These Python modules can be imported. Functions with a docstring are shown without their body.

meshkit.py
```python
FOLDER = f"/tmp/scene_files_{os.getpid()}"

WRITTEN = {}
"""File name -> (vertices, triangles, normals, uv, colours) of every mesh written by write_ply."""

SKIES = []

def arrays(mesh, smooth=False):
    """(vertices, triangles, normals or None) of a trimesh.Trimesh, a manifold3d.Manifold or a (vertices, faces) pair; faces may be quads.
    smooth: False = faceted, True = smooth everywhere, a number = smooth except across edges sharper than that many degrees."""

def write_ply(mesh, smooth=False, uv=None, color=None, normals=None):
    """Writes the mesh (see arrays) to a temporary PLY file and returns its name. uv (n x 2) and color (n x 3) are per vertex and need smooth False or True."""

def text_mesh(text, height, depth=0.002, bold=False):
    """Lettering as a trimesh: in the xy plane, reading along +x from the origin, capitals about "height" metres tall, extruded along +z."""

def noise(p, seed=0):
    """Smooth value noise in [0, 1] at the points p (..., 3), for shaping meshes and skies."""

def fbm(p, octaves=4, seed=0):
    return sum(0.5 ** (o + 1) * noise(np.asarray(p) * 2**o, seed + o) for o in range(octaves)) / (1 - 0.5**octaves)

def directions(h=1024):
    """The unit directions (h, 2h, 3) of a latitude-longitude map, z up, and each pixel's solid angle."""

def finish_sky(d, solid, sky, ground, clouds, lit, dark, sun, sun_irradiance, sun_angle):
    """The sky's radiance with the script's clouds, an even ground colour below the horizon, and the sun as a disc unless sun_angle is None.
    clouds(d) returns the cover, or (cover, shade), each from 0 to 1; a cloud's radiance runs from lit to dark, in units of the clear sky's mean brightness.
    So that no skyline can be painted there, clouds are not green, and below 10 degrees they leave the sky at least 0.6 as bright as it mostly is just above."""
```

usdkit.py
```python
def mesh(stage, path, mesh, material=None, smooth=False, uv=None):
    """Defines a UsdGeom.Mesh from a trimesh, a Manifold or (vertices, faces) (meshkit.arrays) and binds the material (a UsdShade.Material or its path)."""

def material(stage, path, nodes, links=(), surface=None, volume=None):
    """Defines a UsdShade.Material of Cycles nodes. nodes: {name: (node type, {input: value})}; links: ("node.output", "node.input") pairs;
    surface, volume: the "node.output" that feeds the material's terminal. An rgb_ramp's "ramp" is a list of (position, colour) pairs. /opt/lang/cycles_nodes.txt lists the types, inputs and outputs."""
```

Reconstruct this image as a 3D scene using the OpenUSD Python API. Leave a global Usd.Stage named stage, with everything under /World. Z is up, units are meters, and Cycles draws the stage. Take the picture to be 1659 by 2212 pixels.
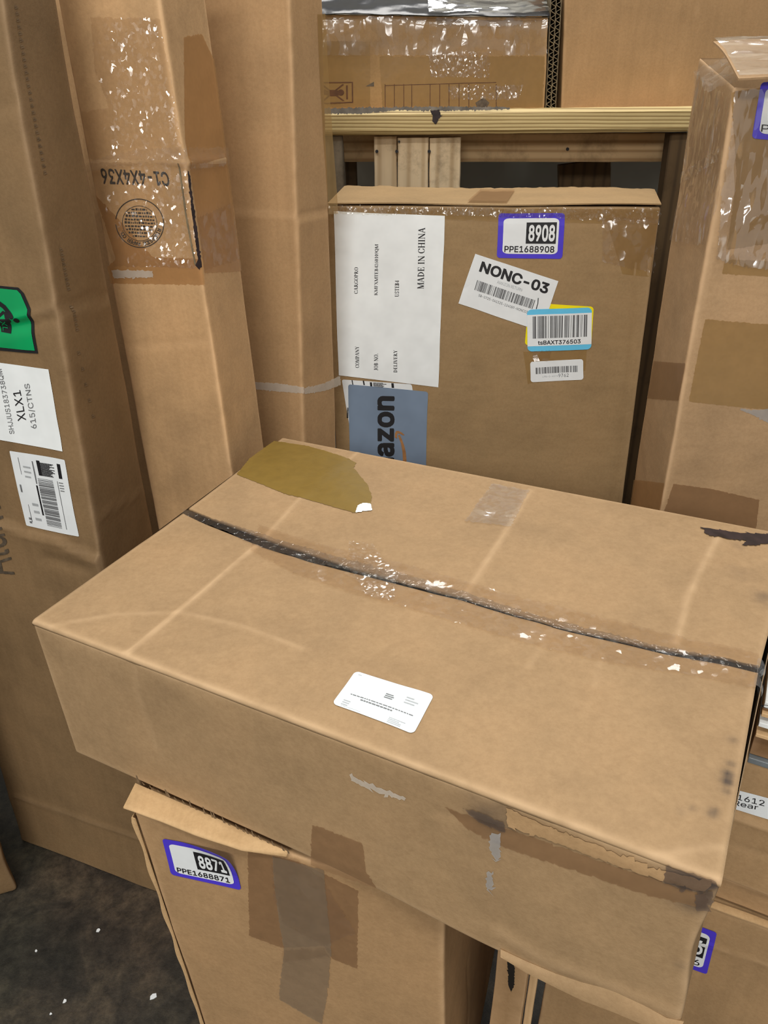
import math, random
import numpy as np, trimesh, usdkit, meshkit
from shapely.geometry import Polygon, LineString, MultiPolygon, Point, box as sbox
from shapely import affinity
from shapely.ops import unary_union
from pxr import Usd, UsdGeom, UsdLux, UsdShade, Sdf, Gf, Vt

rng = np.random.default_rng(7)
random.seed(7)
stage = Usd.Stage.CreateInMemory()
UsdGeom.SetStageUpAxis(stage, UsdGeom.Tokens.z)
UsdGeom.SetStageMetersPerUnit(stage, 1.0)
world = UsdGeom.Xform.Define(stage, '/World')
stage.SetDefaultPrim(world.GetPrim())

# ------------------------------------------------------------------ camera, light, exposure
W, H, FPX, PITCH = 1659, 2212, 1700.0, math.radians(28.5)
C = np.array([0.0, 0.0, 1.6])
FW = np.array([0, math.cos(PITCH), -math.sin(PITCH)]); RT = np.array([1.0, 0, 0]); UP = np.cross(RT, FW)
cam = UsdGeom.Camera.Define(stage, '/World/camera')
cam.CreateHorizontalApertureAttr(24.0); cam.CreateVerticalApertureAttr(24.0 * H / W)
cam.CreateFocalLengthAttr(24.0 * FPX / W)
cam.CreateClippingRangeAttr(Gf.Vec2f(0.02, 100))
cam.CreateExposureAttr(0.02)
cam.AddTranslateOp().Set(Gf.Vec3d(*C)); cam.AddRotateXOp().Set(90 - math.degrees(PITCH))

def rect_light(name, pos, target, w, h, power, col):
    L = UsdLux.RectLight.Define(stage, '/World/' + name)
    L.CreateWidthAttr(w); L.CreateHeightAttr(h); L.CreateIntensityAttr(power); L.CreateColorAttr(Gf.Vec3f(*col))
    z = -np.array(target, float) + np.array(pos, float); z /= np.linalg.norm(z)
    x = np.cross([0, 1, 0.001], z); x /= np.linalg.norm(x); y = np.cross(z, x)
    M = Gf.Matrix4d(*x, 0, *y, 0, *z, 0, *map(float, pos), 1)
    L.AddTransformOp().Set(M)
rect_light('ceiling_lamp', (-0.25, -0.55, 3.5), (-0.25, -0.5, 0), 1.3, 0.3, 38, (1.0, 0.975, 0.935))
rect_light('ceiling_lamp_001', (-0.9, -3.6, 3.3), (-0.7, -2.6, 0), 2.4, 1.0, 18, (1.0, 0.975, 0.935))
rect_light('ceiling_lamp_002', (0.4, 2.4, 3.8), (0.4, 2.35, 0), 1.7, 0.6, 18, (1.0, 0.975, 0.935))
rect_light('ceiling_lamp_003', (-1.6, 0.4, 3.7), (-1.6, 0.4, 0), 0.14, 1.2, 30, (1.0, 0.975, 0.935))
dome = UsdLux.DomeLight.Define(stage, '/World/ambient_fill')  # even fill added for the unseen warehouse surroundings, no real sky
dome.CreateIntensityAttr(0.12); dome.CreateColorAttr(Gf.Vec3f(1.0, 0.98, 0.95))

# ------------------------------------------------------------------ helpers
def nrm(v): v = np.asarray(v, float); return v / np.linalg.norm(v)
def ray(x, y):
    x = np.asarray(x, float)[..., None]; y = np.asarray(y, float)[..., None]
    return FW + RT * (x - W / 2) / FPX - UP * (y - H / 2) / FPX
def onz(x, y, z): d = ray(x, y); return C + d * ((z - C[2]) / d[..., 2:3])
def onpl(x, y, P, n): d = ray(x, y); return C + d * (((np.asarray(P) - C) @ n) / (d @ n))[..., None]
def ony(x, y, Y): return onpl(x, y, np.array([0, Y, 0.]), np.array([0, 1., 0]))
def toz(a, b, z=0.0):
    a, b = np.asarray(a), np.asarray(b); return a + (b - a) * (z - a[2]) / (b[2] - a[2])

LOOKS = '/World/Looks'
def mat(name, nodes, links, surface): return usdkit.material(stage, f'{LOOKS}/{name}', nodes, links, surface=surface)

used = {}
def number(parent, name):
    k = used.get((parent, name), 0); used[(parent, name)] = k + 1
    return f'{parent}/{name}' + (f'_{k:03d}' if k else '')
def thing(name, label, cat, base, group=None, kind=None):
    x = UsdGeom.Xform.Define(stage, number('/World', name)); x.AddTranslateOp().Set(Gf.Vec3d(*map(float, base)))
    p = x.GetPrim(); p.SetCustomDataByKey('label', label)
    if cat: p.SetCustomDataByKey('category', cat)
    if group: p.SetCustomDataByKey('group', group)
    if kind: p.SetCustomDataByKey('kind', kind)
    return (str(p.GetPath()), np.asarray(base, float))
def part(t, name, mesh, m, smooth=30, label=None, parent=None, prim=None, kind=None):
    """One mesh under thing t (or under the part path 'parent'); the mesh is given in world coordinates."""
    v, f = (np.asarray(mesh.vertices), np.asarray(mesh.faces)) if hasattr(mesh, 'vertices') else mesh
    g = usdkit.mesh(stage, number(parent or t[0], name), (np.asarray(v) - t[1], f), m, smooth=smooth)
    if prim:
        for k, a in prim.items():
            UsdGeom.PrimvarsAPI(g).CreatePrimvar(k, Sdf.ValueTypeNames.FloatArray, 'vertex').Set(Vt.FloatArray.FromNumpy(np.asarray(a, np.float32)))
    if label: g.GetPrim().SetCustomDataByKey('label', label)
    if kind: g.GetPrim().SetCustomDataByKey('kind', kind)
    return str(g.GetPath())
def tag(path, label=None, cat=None, kind=None):
    p = stage.GetPrimAtPath(path)
    for k, v in (('label', label), ('category', cat), ('kind', kind)):
        if v: p.SetCustomDataByKey(k, v)

def sst(x, a, b):
    t = np.clip((x - a) / (b - a), 0, 1); return t * t * (3 - 2 * t)
def grid_faces(nu, nv, off=0):
    i = np.arange(nu * nv).reshape(nu, nv)
    a, b, c, d = i[:-1, :-1], i[1:, :-1], i[1:, 1:], i[:-1, 1:]
    return np.concatenate([np.stack([a, b, c], -1).reshape(-1, 3), np.stack([a, c, d], -1).reshape(-1, 3)]) + off
def seg_dist(p, poly):
    p = np.asarray(p); best = np.full(p.shape[:-1], 1e9)
    for a, b in zip(poly[:-1], poly[1:]):
        ab = b - a; t = np.clip(((p - a) @ ab) / (ab @ ab), 0, 1)
        best = np.minimum(best, np.linalg.norm(p - (a + t[..., None] * ab), axis=-1))
    return best

class Face:
    """One planar quad of a carton: P00 P10 P11 P01 = top-left, top-right, bottom-right, bottom-left seen from outside."""
    def __init__(s, q, warp=None):
        s.q = [np.asarray(a, float) for a in q]
        s.U = nrm(s.q[1] - s.q[0]); n = np.cross(s.q[1] - s.q[0], s.q[3] - s.q[0]); s.N = -nrm(n)
        s.V = np.cross(s.N, s.U) * -1
        if s.V @ (s.q[3] - s.q[0]) < 0: s.V = -s.V
        s.L = np.linalg.norm(s.q[1] - s.q[0]); s.T = np.linalg.norm(s.q[3] - s.q[0])
        s.creases, s.extra, s.fns, s.warp, s.amp, s.seed = [], [], [], warp, 0.0012, 0
        s.wearfns = []
    def uv(s, P): d = np.asarray(P) - s.q[0]; return np.stack([d @ s.U, d @ s.V], -1)
    def px(s, x, y): return s.uv(onpl(x, y, s.q[0], s.N))
    def st(s, uv):
        Q = [s.uv(a) for a in s.q]; st = np.stack([uv[..., 0] / s.L, uv[..., 1] / s.T], -1)
        for _ in range(8):
            S, T = st[..., 0:1], st[..., 1:2]
            F = (Q[0] * (1 - S) + Q[1] * S) * (1 - T) + (Q[3] * (1 - S) + Q[2] * S) * T - uv
            dS = (Q[1] - Q[0]) * (1 - T) + (Q[2] - Q[3]) * T; dT = (Q[3] - Q[0]) * (1 - S) + (Q[2] - Q[1]) * S
            det = dS[..., 0] * dT[..., 1] - dS[..., 1] * dT[..., 0]
            st = st - np.stack([(F[..., 0] * dT[..., 1] - F[..., 1] * dT[..., 0]) / det, (dS[..., 0] * F[..., 1] - dS[..., 1] * F[..., 0]) / det], -1)
        return st
    def crease(s, pts, amp, w, wear=0.0, side=0.0, fall=0.05):
        s.creases.append((np.array([s.px(*p) for p in pts]), amp, w, wear, side, fall)); return s
    def disp(s, uv, st):
        e = np.minimum(np.minimum(st[..., 0], 1 - st[..., 0]) * s.L, np.minimum(st[..., 1], 1 - st[..., 1]) * s.T)
        fade = sst(e, 0.0, 0.02)
        p3 = np.concatenate([uv, np.zeros_like(uv[..., :1])], -1)
        d = s.amp * 2 * (meshkit.fbm(p3 * 9 + s.seed * 3.1, 3, s.seed) - 0.5) * fade
        wear = np.zeros(uv.shape[:-1])
        for poly, amp, w, wr, side, fall in s.creases:
            r = seg_dist(uv, poly); k = np.exp(-(r / w) ** 2); d = d + amp * k * sst(e, 0.0, 0.006)
            if wr: wear = wear + wr * np.exp(-(r / (w * 0.9)) ** 2) * (0.45 + 0.9 * meshkit.fbm(p3 * 60, 2, 5))
            if side:
                yl = np.interp(uv[..., 0], *np.array(sorted(map(tuple, poly))).T); below = uv[..., 1] - yl
                d = d + side * sst(below, -0.004, 0.004) * np.exp(-np.maximum(below, 0) / fall) * sst(e, 0.0, 0.006)
        for fn in s.fns: d = d + fn(uv, st) * fade
        return d, wear
    def pt(s, uv, off=0.0):
        uv = np.asarray(uv, float); st = s.st(uv); d, _ = s.disp(uv, st)
        S, T = st[..., :1], st[..., 1:2]; P = (s.q[0] * (1 - S) + s.q[1] * S) * (1 - T) + (s.q[3] * (1 - S) + s.q[2] * S) * T
        if s.warp is not None: P = P + s.warp(P)
        return P + s.N * (d + off)[..., None]
    def pxpt(s, x, y, off=0.0): return s.pt(s.px(x, y), off)
    # ---- flat pieces that lie on the face
    def patch(s, pts, off=0.0006, cell=0.012, jag=0.0, px=True, seed=1):
        P = np.array([s.px(*p) for p in pts]) if px else np.asarray(pts)
        pg = Polygon(P).buffer(0)
        if jag:
            ring = LineString(list(pg.exterior.coords)); n = max(12, int(ring.length / 0.003))
            q = np.array([ring.interpolate(i / n, normalized=True).coords[0] for i in range(n)])
            r = np.random.default_rng(seed); a = r.normal(0, jag, (n, 2)); pg = Polygon(q + a).buffer(0)
        return s.cover(pg, off, cell)
    def cover(s, pg, off, cell=0.012):
        x0, y0, x1, y1 = pg.bounds; V, F, n = [], [], 0
        nx, ny = max(1, int(math.ceil((x1 - x0) / cell))), max(1, int(math.ceil((y1 - y0) / cell)))
        for i in range(nx):
            for j in range(ny):
                c = pg.intersection(sbox(x0 + (x1 - x0) * i / nx, y0 + (y1 - y0) * j / ny, x0 + (x1 - x0) * (i + 1) / nx, y0 + (y1 - y0) * (j + 1) / ny))
                for g in getattr(c, 'geoms', [c]):
                    if g.geom_type != 'Polygon' or g.area < 1e-9: continue
                    v, f = trimesh.creation.triangulate_polygon(g, engine='earcut')
                    V.append(v); F.append(np.asarray(f) + n); n += len(v)
        V, F = np.vstack(V), np.vstack(F)
        m = trimesh.Trimesh(np.column_stack([V, np.zeros(len(V))]), F, process=False); m.merge_vertices(digits_vertex=7)
        V, F = np.asarray(m.vertices)[:, :2], np.asarray(m.faces)
        P = s.pt(V, off); nn = np.cross(P[F[:, 1]] - P[F[:, 0]], P[F[:, 2]] - P[F[:, 0]]) @ s.N
        F[nn < 0] = F[nn < 0][:, ::-1]
        return P, F
    def quadmap(s, quad):
        """unit square (x right, y up) -> face uv, through the photo quad tl, tr, br, bl."""
        tl, tr, br, bl = [s.px(*p) for p in quad]
        def f(xy):
            x, y = xy[:, :1], 1 - xy[:, 1:2]
            return (tl * (1 - x) + tr * x) * (1 - y) + (bl * (1 - x) + br * x) * y
        return f
    def sticker(s, quad, radius=0.0, off=0.0006, curl=None):
        g = s.quadmap(quad); n = 14; r = radius
        tl, tr, br, bl = [s.px(*p) for p in quad]; wd, ht = np.linalg.norm(tr - tl), np.linalg.norm(bl - tl)
        pg = sbox(0, 0, wd, ht)
        if r: pg = pg.buffer(-r * wd).buffer(r * wd, quad_segs=6)
        v, f = cells(pg, max(wd, ht) / 16)
        xy = np.column_stack([v[:, 0] / wd, v[:, 1] / ht]); uv = g(xy); o = np.full(len(uv), off)
        if curl is not None: o = o + curl(xy)
        P = s.pt(uv, o); f = np.asarray(f); nn = np.cross(P[f[:, 1]] - P[f[:, 0]], P[f[:, 2]] - P[f[:, 0]]) @ s.N
        f[nn < 0] = f[nn < 0][:, ::-1]
        return P, f
    def printed(s, quad, shape, off=0.0009, curl=None, curlmap=None):
        """shape: (verts2d in the unit square, faces) printed into the photo quad."""
        v, f = shape; g = s.quadmap(quad); o = np.full(len(v), off)
        uv = g(v)
        if curl is not None: o = o + curl(curlmap(uv))
        P = s.pt(uv, o); f = np.array(f); nn = np.cross(P[f[:, 1]] - P[f[:, 0]], P[f[:, 2]] - P[f[:, 0]]) @ s.N
        f[nn < 0] = f[nn < 0][:, ::-1]
        return P, f

def cells(pg, cell):
    x0, y0, x1, y1 = pg.bounds; V, F, n = [], [], 0
    nx, ny = max(1, int(math.ceil((x1 - x0) / cell))), max(1, int(math.ceil((y1 - y0) / cell)))
    for i in range(nx):
        for j in range(ny):
            c = pg.intersection(sbox(x0 + (x1 - x0) * i / nx, y0 + (y1 - y0) * j / ny, x0 + (x1 - x0) * (i + 1) / nx, y0 + (y1 - y0) * (j + 1) / ny))
            for g in getattr(c, 'geoms', [c]):
                if g.geom_type != 'Polygon' or g.area < 1e-12: continue
                v, f = trimesh.creation.triangulate_polygon(g, engine='earcut'); V.append(v); F.append(np.asarray(f) + n); n += len(v)
    V, F = np.vstack(V), np.vstack(F)
    m = trimesh.Trimesh(np.column_stack([V, np.zeros(len(V))]), F, process=False); m.merge_vertices(digits_vertex=8)
    return np.asarray(m.vertices)[:, :2], np.asarray(m.faces)
def tri(shape):
    V, F, n = [], [], 0
    for g in getattr(shape, 'geoms', [shape]):
        if g.geom_type != 'Polygon' or g.area < 1e-9: continue
        v, f = trimesh.creation.triangulate_polygon(g, engine='earcut'); V.append(v); F.append(np.asarray(f) + n); n += len(v)
    return np.vstack(V), np.vstack(F)
def unit(v):
    lo, hi = v.min(0), v.max(0); return (v - lo) / (hi - lo)
def text(t, bold=False):
    m = meshkit.text_mesh(t, 1.0, 0.01, bold); v, f = np.asarray(m.vertices), np.asarray(m.faces)
    keep = (v[f][:, :, 2] > 0.005).all(1); f = f[keep]; u, inv = np.unique(f, return_inverse=True)
    return unit(v[u][:, :2]), inv.reshape(-1, 3)
def bars(n, seed, x0=0., x1=1., y0=0., y1=1., fill=0.5):
    r = np.random.default_rng(seed); ws = r.choice([1, 1, 1, 2, 2, 3, 4], 2 * n).astype(float); ws[1::2] *= (1 - fill) / fill
    e = np.concatenate([[0], np.cumsum(ws)]); e = x0 + (x1 - x0) * e / e[-2]
    return tri(MultiPolygon([sbox(e[2 * i], y0, e[2 * i + 1], y1) for i in range(n)]))
def rects(*r): return tri(unary_union([sbox(*q) for q in r]))
def lines(seed, rows, x0, x1, y0, y1, thick=0.35):
    """Rows of small illegible print: broken dashes."""
    r = np.random.default_rng(seed); out = []
    for k in range(rows):
        y = y1 - (y1 - y0) * (k + 0.5) / rows; h = (y1 - y0) / rows * thick; x = x0
        end = x0 + (x1 - x0) * r.uniform(0.55, 1)
        while x < end:
            w = (x1 - x0) * r.uniform(0.02, 0.07); out.append(sbox(x, y - h / 2, min(x + w, x1), y + h / 2)); x += w + (x1 - x0) * 0.012
    return tri(MultiPolygon(out))
def join(*ms):
    V, F, n = [], [], 0
    for v, f in ms: V.append(v); F.append(np.asarray(f) + n); n += len(v)
    return np.vstack(V), np.vstack(F)

# roman lettering with thick stems, thin arms and serifs
def _ln(x0, y0, x1, y1, w): return LineString([(x0, y0), (x1, y1)]).buffer(w / 2, cap_style=2)
def _el(cx, cy, rx, ry, n=28): return affinity.scale(Point(cx, cy).buffer(1, quad_segs=n // 4), rx, ry, origin=(cx, cy))
TH, TN = 0.17, 0.065
def _stem(x, y0=0., y1=1., w=TH): return [sbox(x - w / 2, y0, x + w / 2, y1), sbox(x - w / 2 - .08, y0, x + w / 2 + .08, y0 + .045), sbox(x - w / 2 - .08, y1 - .045, x + w / 2 + .08, y1)]
def _bowl(x, cy, rx, ry): return [(_el(x, cy, rx, ry).difference(_el(x, cy, rx - TH, ry - TN))).intersection(sbox(x, -1, x + 2, 2))]
def _ring(cx, rx, cy=.5, ry=.51, t=TH): return _el(cx, cy, rx, ry).difference(_el(cx, cy, rx - t, ry - TN * .8))
def _curve(pts, w): return [LineString(pts).buffer(w / 2)]
def roman_letter(c):
    U = unary_union
    if c == 'A': return U([_ln(.08, 0, .38, 1, TN), _ln(.38, 1, .70, 0, TH), sbox(.2, .3, .58, .36), sbox(-.02, 0, .22, .045), sbox(.56, 0, .84, .045)]), .84
    if c == 'B': return U(_stem(.2) + _bowl(.2, .76, .40, .24) + _bowl(.2, .27, .46, .27)), .72
    if c in 'CG':
        g = _ring(.42, .42).difference(sbox(.62, .30, 1, .72)); a = [g, sbox(.68, .68, .74, .98)]
        if c == 'G': a += [sbox(.6, .06, .76, .42), sbox(.52, .38, .84, .425)]
        return U(a), .8
    if c == 'D': return U(_stem(.2) + _bowl(.2, .5, .62, .5)), .88
    if c in 'EF':
        a = _stem(.2) + [sbox(.2, .94, .68, 1), sbox(.62, .74, .68, 1), sbox(.2, .49, .52, .55), sbox(.48, .4, .53, .64)]
        if c == 'E': a += [sbox(.2, 0, .7, .06), sbox(.64, 0, .7, .28)]
        return U(a), .76
    if c == 'H': return U(_stem(.2) + _stem(.74) + [sbox(.2, .48, .74, .54)]), .94
    if c == 'I': return U(_stem(.2)), .4
    if c == 'J': return U(_stem(.32, .25, 1) + _curve([(.32, .3), (.28, .05), (.12, 0), (.06, .1)], .09)), .5
    if c == 'K': return U(_stem(.2) + [_ln(.25, .42, .72, 1, TN), _ln(.38, .58, .78, 0, TH), sbox(.6, .955, .86, 1), sbox(.6, 0, .92, .045)]), .9
    if c == 'L': return U(_stem(.2) + [sbox(.2, 0, .68, .06), sbox(.62, 0, .68, .3)]), .72
    if c == 'M': return U(_stem(.14, w=TN) + _stem(.92) + [_ln(.16, 1, .5, 0, TH), _ln(.5, 0, .88, 1, TN)]), 1.08
    if c == 'N': return U(_stem(.16, w=TN) + _stem(.78, w=TN) + [_ln(.16, .97, .78, .03, TH)]), .94
    if c == 'O': return _ring(.42, .42), .86
    if c == 'Q': return U([_ring(.42, .42), _ln(.4, .1, .8, -.22, .1)]), .86
    if c == 'P': return U(_stem(.2) + _bowl(.2, .73, .44, .27)), .68
    if c == 'R': return U(_stem(.2) + _bowl(.2, .74, .42, .26) + [_ln(.36, .5, .74, 0, TH), sbox(.6, 0, .88, .045)]), .84
    if c == 'S': return U(_curve([(.55, .82), (.42, .96), (.22, .94), (.12, .76), (.24, .58), (.46, .44), (.56, .24), (.44, .05), (.22, .04), (.08, .2)], .11)), .66
    if c == 'T': return U(_stem(.38) + [sbox(.02, .94, .74, 1), sbox(.02, .72, .08, 1), sbox(.68, .72, .74, 1)]), .76
    if c == 'U': return U([sbox(.12, .3, .29, 1), sbox(.04, .955, .38, 1), sbox(.68, .3, .74, 1), sbox(.58, .955, .84, 1), _ring(.43, .31, .3, .31, .15).intersection(sbox(0, -.1, 1, .3))]), .86
    if c in 'VY':
        if c == 'V': return U([_ln(.1, 1, .42, 0, TH), _ln(.42, 0, .72, 1, TN), sbox(-.02, .955, .26, 1), sbox(.6, .955, .84, 1)]), .82
        return U([_ln(.1, 1, .4, .46, TH), _ln(.4, .46, .72, 1, TN), sbox(.33, 0, .5, .48), sbox(.24, 0, .58, .045), sbox(-.02, .955, .26, 1), sbox(.6, .955, .84, 1)]), .82
    if c == 'X': return U([_ln(.1, 1, .72, 0, TH), _ln(.08, 0, .7, 1, TN), sbox(-.02, .955, .28, 1), sbox(.58, .955, .82, 1), sbox(-.02, 0, .2, .045), sbox(.54, 0, .84, .045)]), .84
    if c == '0': return _ring(.28, .27), .58
    if c == '1': return U([sbox(.22, 0, .38, 1), sbox(.1, 0, .5, .045), _ln(.1, .8, .34, .97, .07)]), .58
    if c == '2': return U(_curve([(.08, .74), (.16, .93), (.34, .95), (.45, .76), (.36, .5), (.08, .06), (.52, .06)], .1)), .58
    if c == '4': return U([sbox(.32, 0, .47, 1), sbox(.02, .24, .56, .33), _ln(.05, .3, .4, .98, .06)]), .58
    if c == '6': return U([_ring(.28, .26, .3, .3, .12)] + _curve([(.46, .96), (.22, .8), (.08, .4)], .09)), .58
    if c == '9': return U([_ring(.28, .26, .7, .3, .12)] + _curve([(.1, .04), (.34, .2), (.48, .6)], .09)), .58
    if c == '.': return _el(.12, .07, .08, .08), .28
    return None, .3
def roman(t):
    out, x = [], 0.
    for c in t:
        g, w = roman_letter(c)
        if g is not None: out.append(affinity.translate(g, x, 0))
        x += w + .05
    v, f = tri(unary_union(out)); return unit(v), f

class Carton:
    """A closed cardboard box from 8 corners: front TL TR BR BL, back TL TR BR BL (seen from the front)."""
    def __init__(s, front, back, r=0.004, res=0.008, warp=0.0015, seed=0):
        s.f, s.b = [np.asarray(a, float) for a in front], [np.asarray(a, float) for a in back]
        s.r, s.res, s.seed = r, res, seed
        s.wf = (lambda P: warp * 2 * np.stack([meshkit.fbm(np.asarray(P) * 7 + 11 * k + seed, 3, seed + k) - .5 for k in range(3)], -1)) if warp else None
        f, b = s.f, s.b
        s.front = Face([f[0], f[1], f[2], f[3]], s.wf); s.left = Face([b[0], f[0], f[3], b[3]], s.wf); s.right = Face([f[1], b[1], b[2], f[2]], s.wf)
        s.top = Face([b[0], b[1], f[1], f[0]], s.wf); s.back = Face([b[1], b[0], b[3], b[2]], s.wf)
        for k, fc in enumerate((s.front, s.left, s.right, s.top, s.back)): fc.seed = seed + k
        s.dims = np.array([np.linalg.norm(f[1] - f[0]), np.linalg.norm(b[0] - f[0]), np.linalg.norm(f[0] - f[3])])
        s.blobs = []
        s.post = None
        s.edge = 1.0
    def tril(s, abc):
        a, b, c = abc[:, :1], abc[:, 1:2], abc[:, 2:3]; f, k = s.f, s.b
        lo = (f[3] * (1 - a) + f[2] * a) * (1 - b) + (k[3] * (1 - a) + k[2] * a) * b
        hi = (f[0] * (1 - a) + f[1] * a) * (1 - b) + (k[0] * (1 - a) + k[1] * a) * b
        return lo * (1 - c) + hi * c
    def stain(s, P, rad, k): s.blobs.append((np.asarray(P), rad, k))
    def mesh(s, skip=()):
        D, r = s.dims, s.r
        def axis(L):
            n = max(2, int(round(L / s.res))); m = np.linspace(0, L, n + 1)[1:-1]; m = m[(m > 2.2 * r) & (m < L - 2.2 * r)]
            return np.concatenate([[0, r * .45, r, r * 1.8], m, [L - r * 1.8, L - r, L - r * .45, L]])
        ax = [axis(L) for L in D]; V, F, n, FC = [], [], 0, []
        for name, k, e, i, j in (('left', 0, 0, 1, 2), ('right', 0, 1, 1, 2), ('front', 1, 0, 0, 2), ('back', 1, 1, 0, 2), ('bottom', 2, 0, 0, 1), ('top', 2, 1, 0, 1)):
            if name in skip: continue
            A, B = (ax[i], ax[j]) if name not in ('bottom', 'back') else (np.unique(np.concatenate([ax[i][:4], ax[i][-4:]] if name == 'none' else [ax[i]])), ax[j])
            g = np.stack(np.meshgrid(A, B, indexing='ij'), -1).reshape(-1, 2); p = np.zeros((len(g), 3)); p[:, i], p[:, j], p[:, k] = g[:, 0], g[:, 1], e * D[k]
            V.append(p); FC += [name] * len(p); F.append(grid_faces(len(A), len(B), n)); n += len(p)
        V, F, FC = np.vstack(V), np.vstack(F), np.array(FC)
        core = np.clip(V, r, D - r); dv = V - core; ln = np.linalg.norm(dv, axis=1, keepdims=True)
        Q = core + dv / np.maximum(ln, 1e-9) * r
        P = s.tril(Q / D)
        if s.wf is not None: P = P + s.wf(P)
        wear = np.zeros(len(P)); ed = np.sort(np.minimum(V, D - V), axis=1)[:, 1]
        wear += s.edge * np.exp(-(ed / 0.006) ** 2) * (0.15 + 1.1 * meshkit.fbm(V * 45 + s.seed, 3, s.seed + 3))
        for name in set(FC) - {'bottom'}:
            fc = getattr(s, name); k = FC == name; base = s.tril(V[k] / D); uv = fc.uv(base); d, w = fc.disp(uv, fc.st(uv))
            P[k] = P[k] + fc.N * d[:, None]; wear[k] = wear[k] + w
        if s.post: P = s.post(V / D, P)
        st = np.zeros(len(P))
        for B, rad, q in s.blobs: st = st + q * np.exp(-(np.linalg.norm(P - B, axis=1) / rad) ** 2) * np.clip(meshkit.fbm(P * 40, 3, 9) * 2.2 - .35, 0, 1.4)
        m = trimesh.Trimesh(P, F, process=False, vertex_attributes={'wear': wear, 'stain': st}); 
        key = np.round(V, 7); _, first, inv = np.unique(key, axis=0, return_index=True, return_inverse=True); inv = inv.ravel()
        P2 = np.zeros((len(first), 3)); cnt = np.bincount(inv)
        for k in range(3): P2[:, k] = np.bincount(inv, P[:, k]) / cnt
        w2, s2 = np.bincount(inv, wear) / cnt, np.bincount(inv, st) / cnt
        F = inv[F]; t = trimesh.Trimesh(P2, F, process=False)
        trimesh.repair.fix_winding(t)
        c = P2.mean(0); fn = np.einsum('ij,ij->i', t.triangles_center - c, t.face_normals * t.area_faces[:, None]).sum()
        if fn < 0: t.invert()
        return t, {'wear': np.clip(w2, 0, 1), 'stain': np.clip(s2, 0, 1)}
    def add(s, t, name, m, skip=()):
        me, pv = s.mesh(skip); return part(t, name, me, m, smooth=True, prim=pv)

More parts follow.
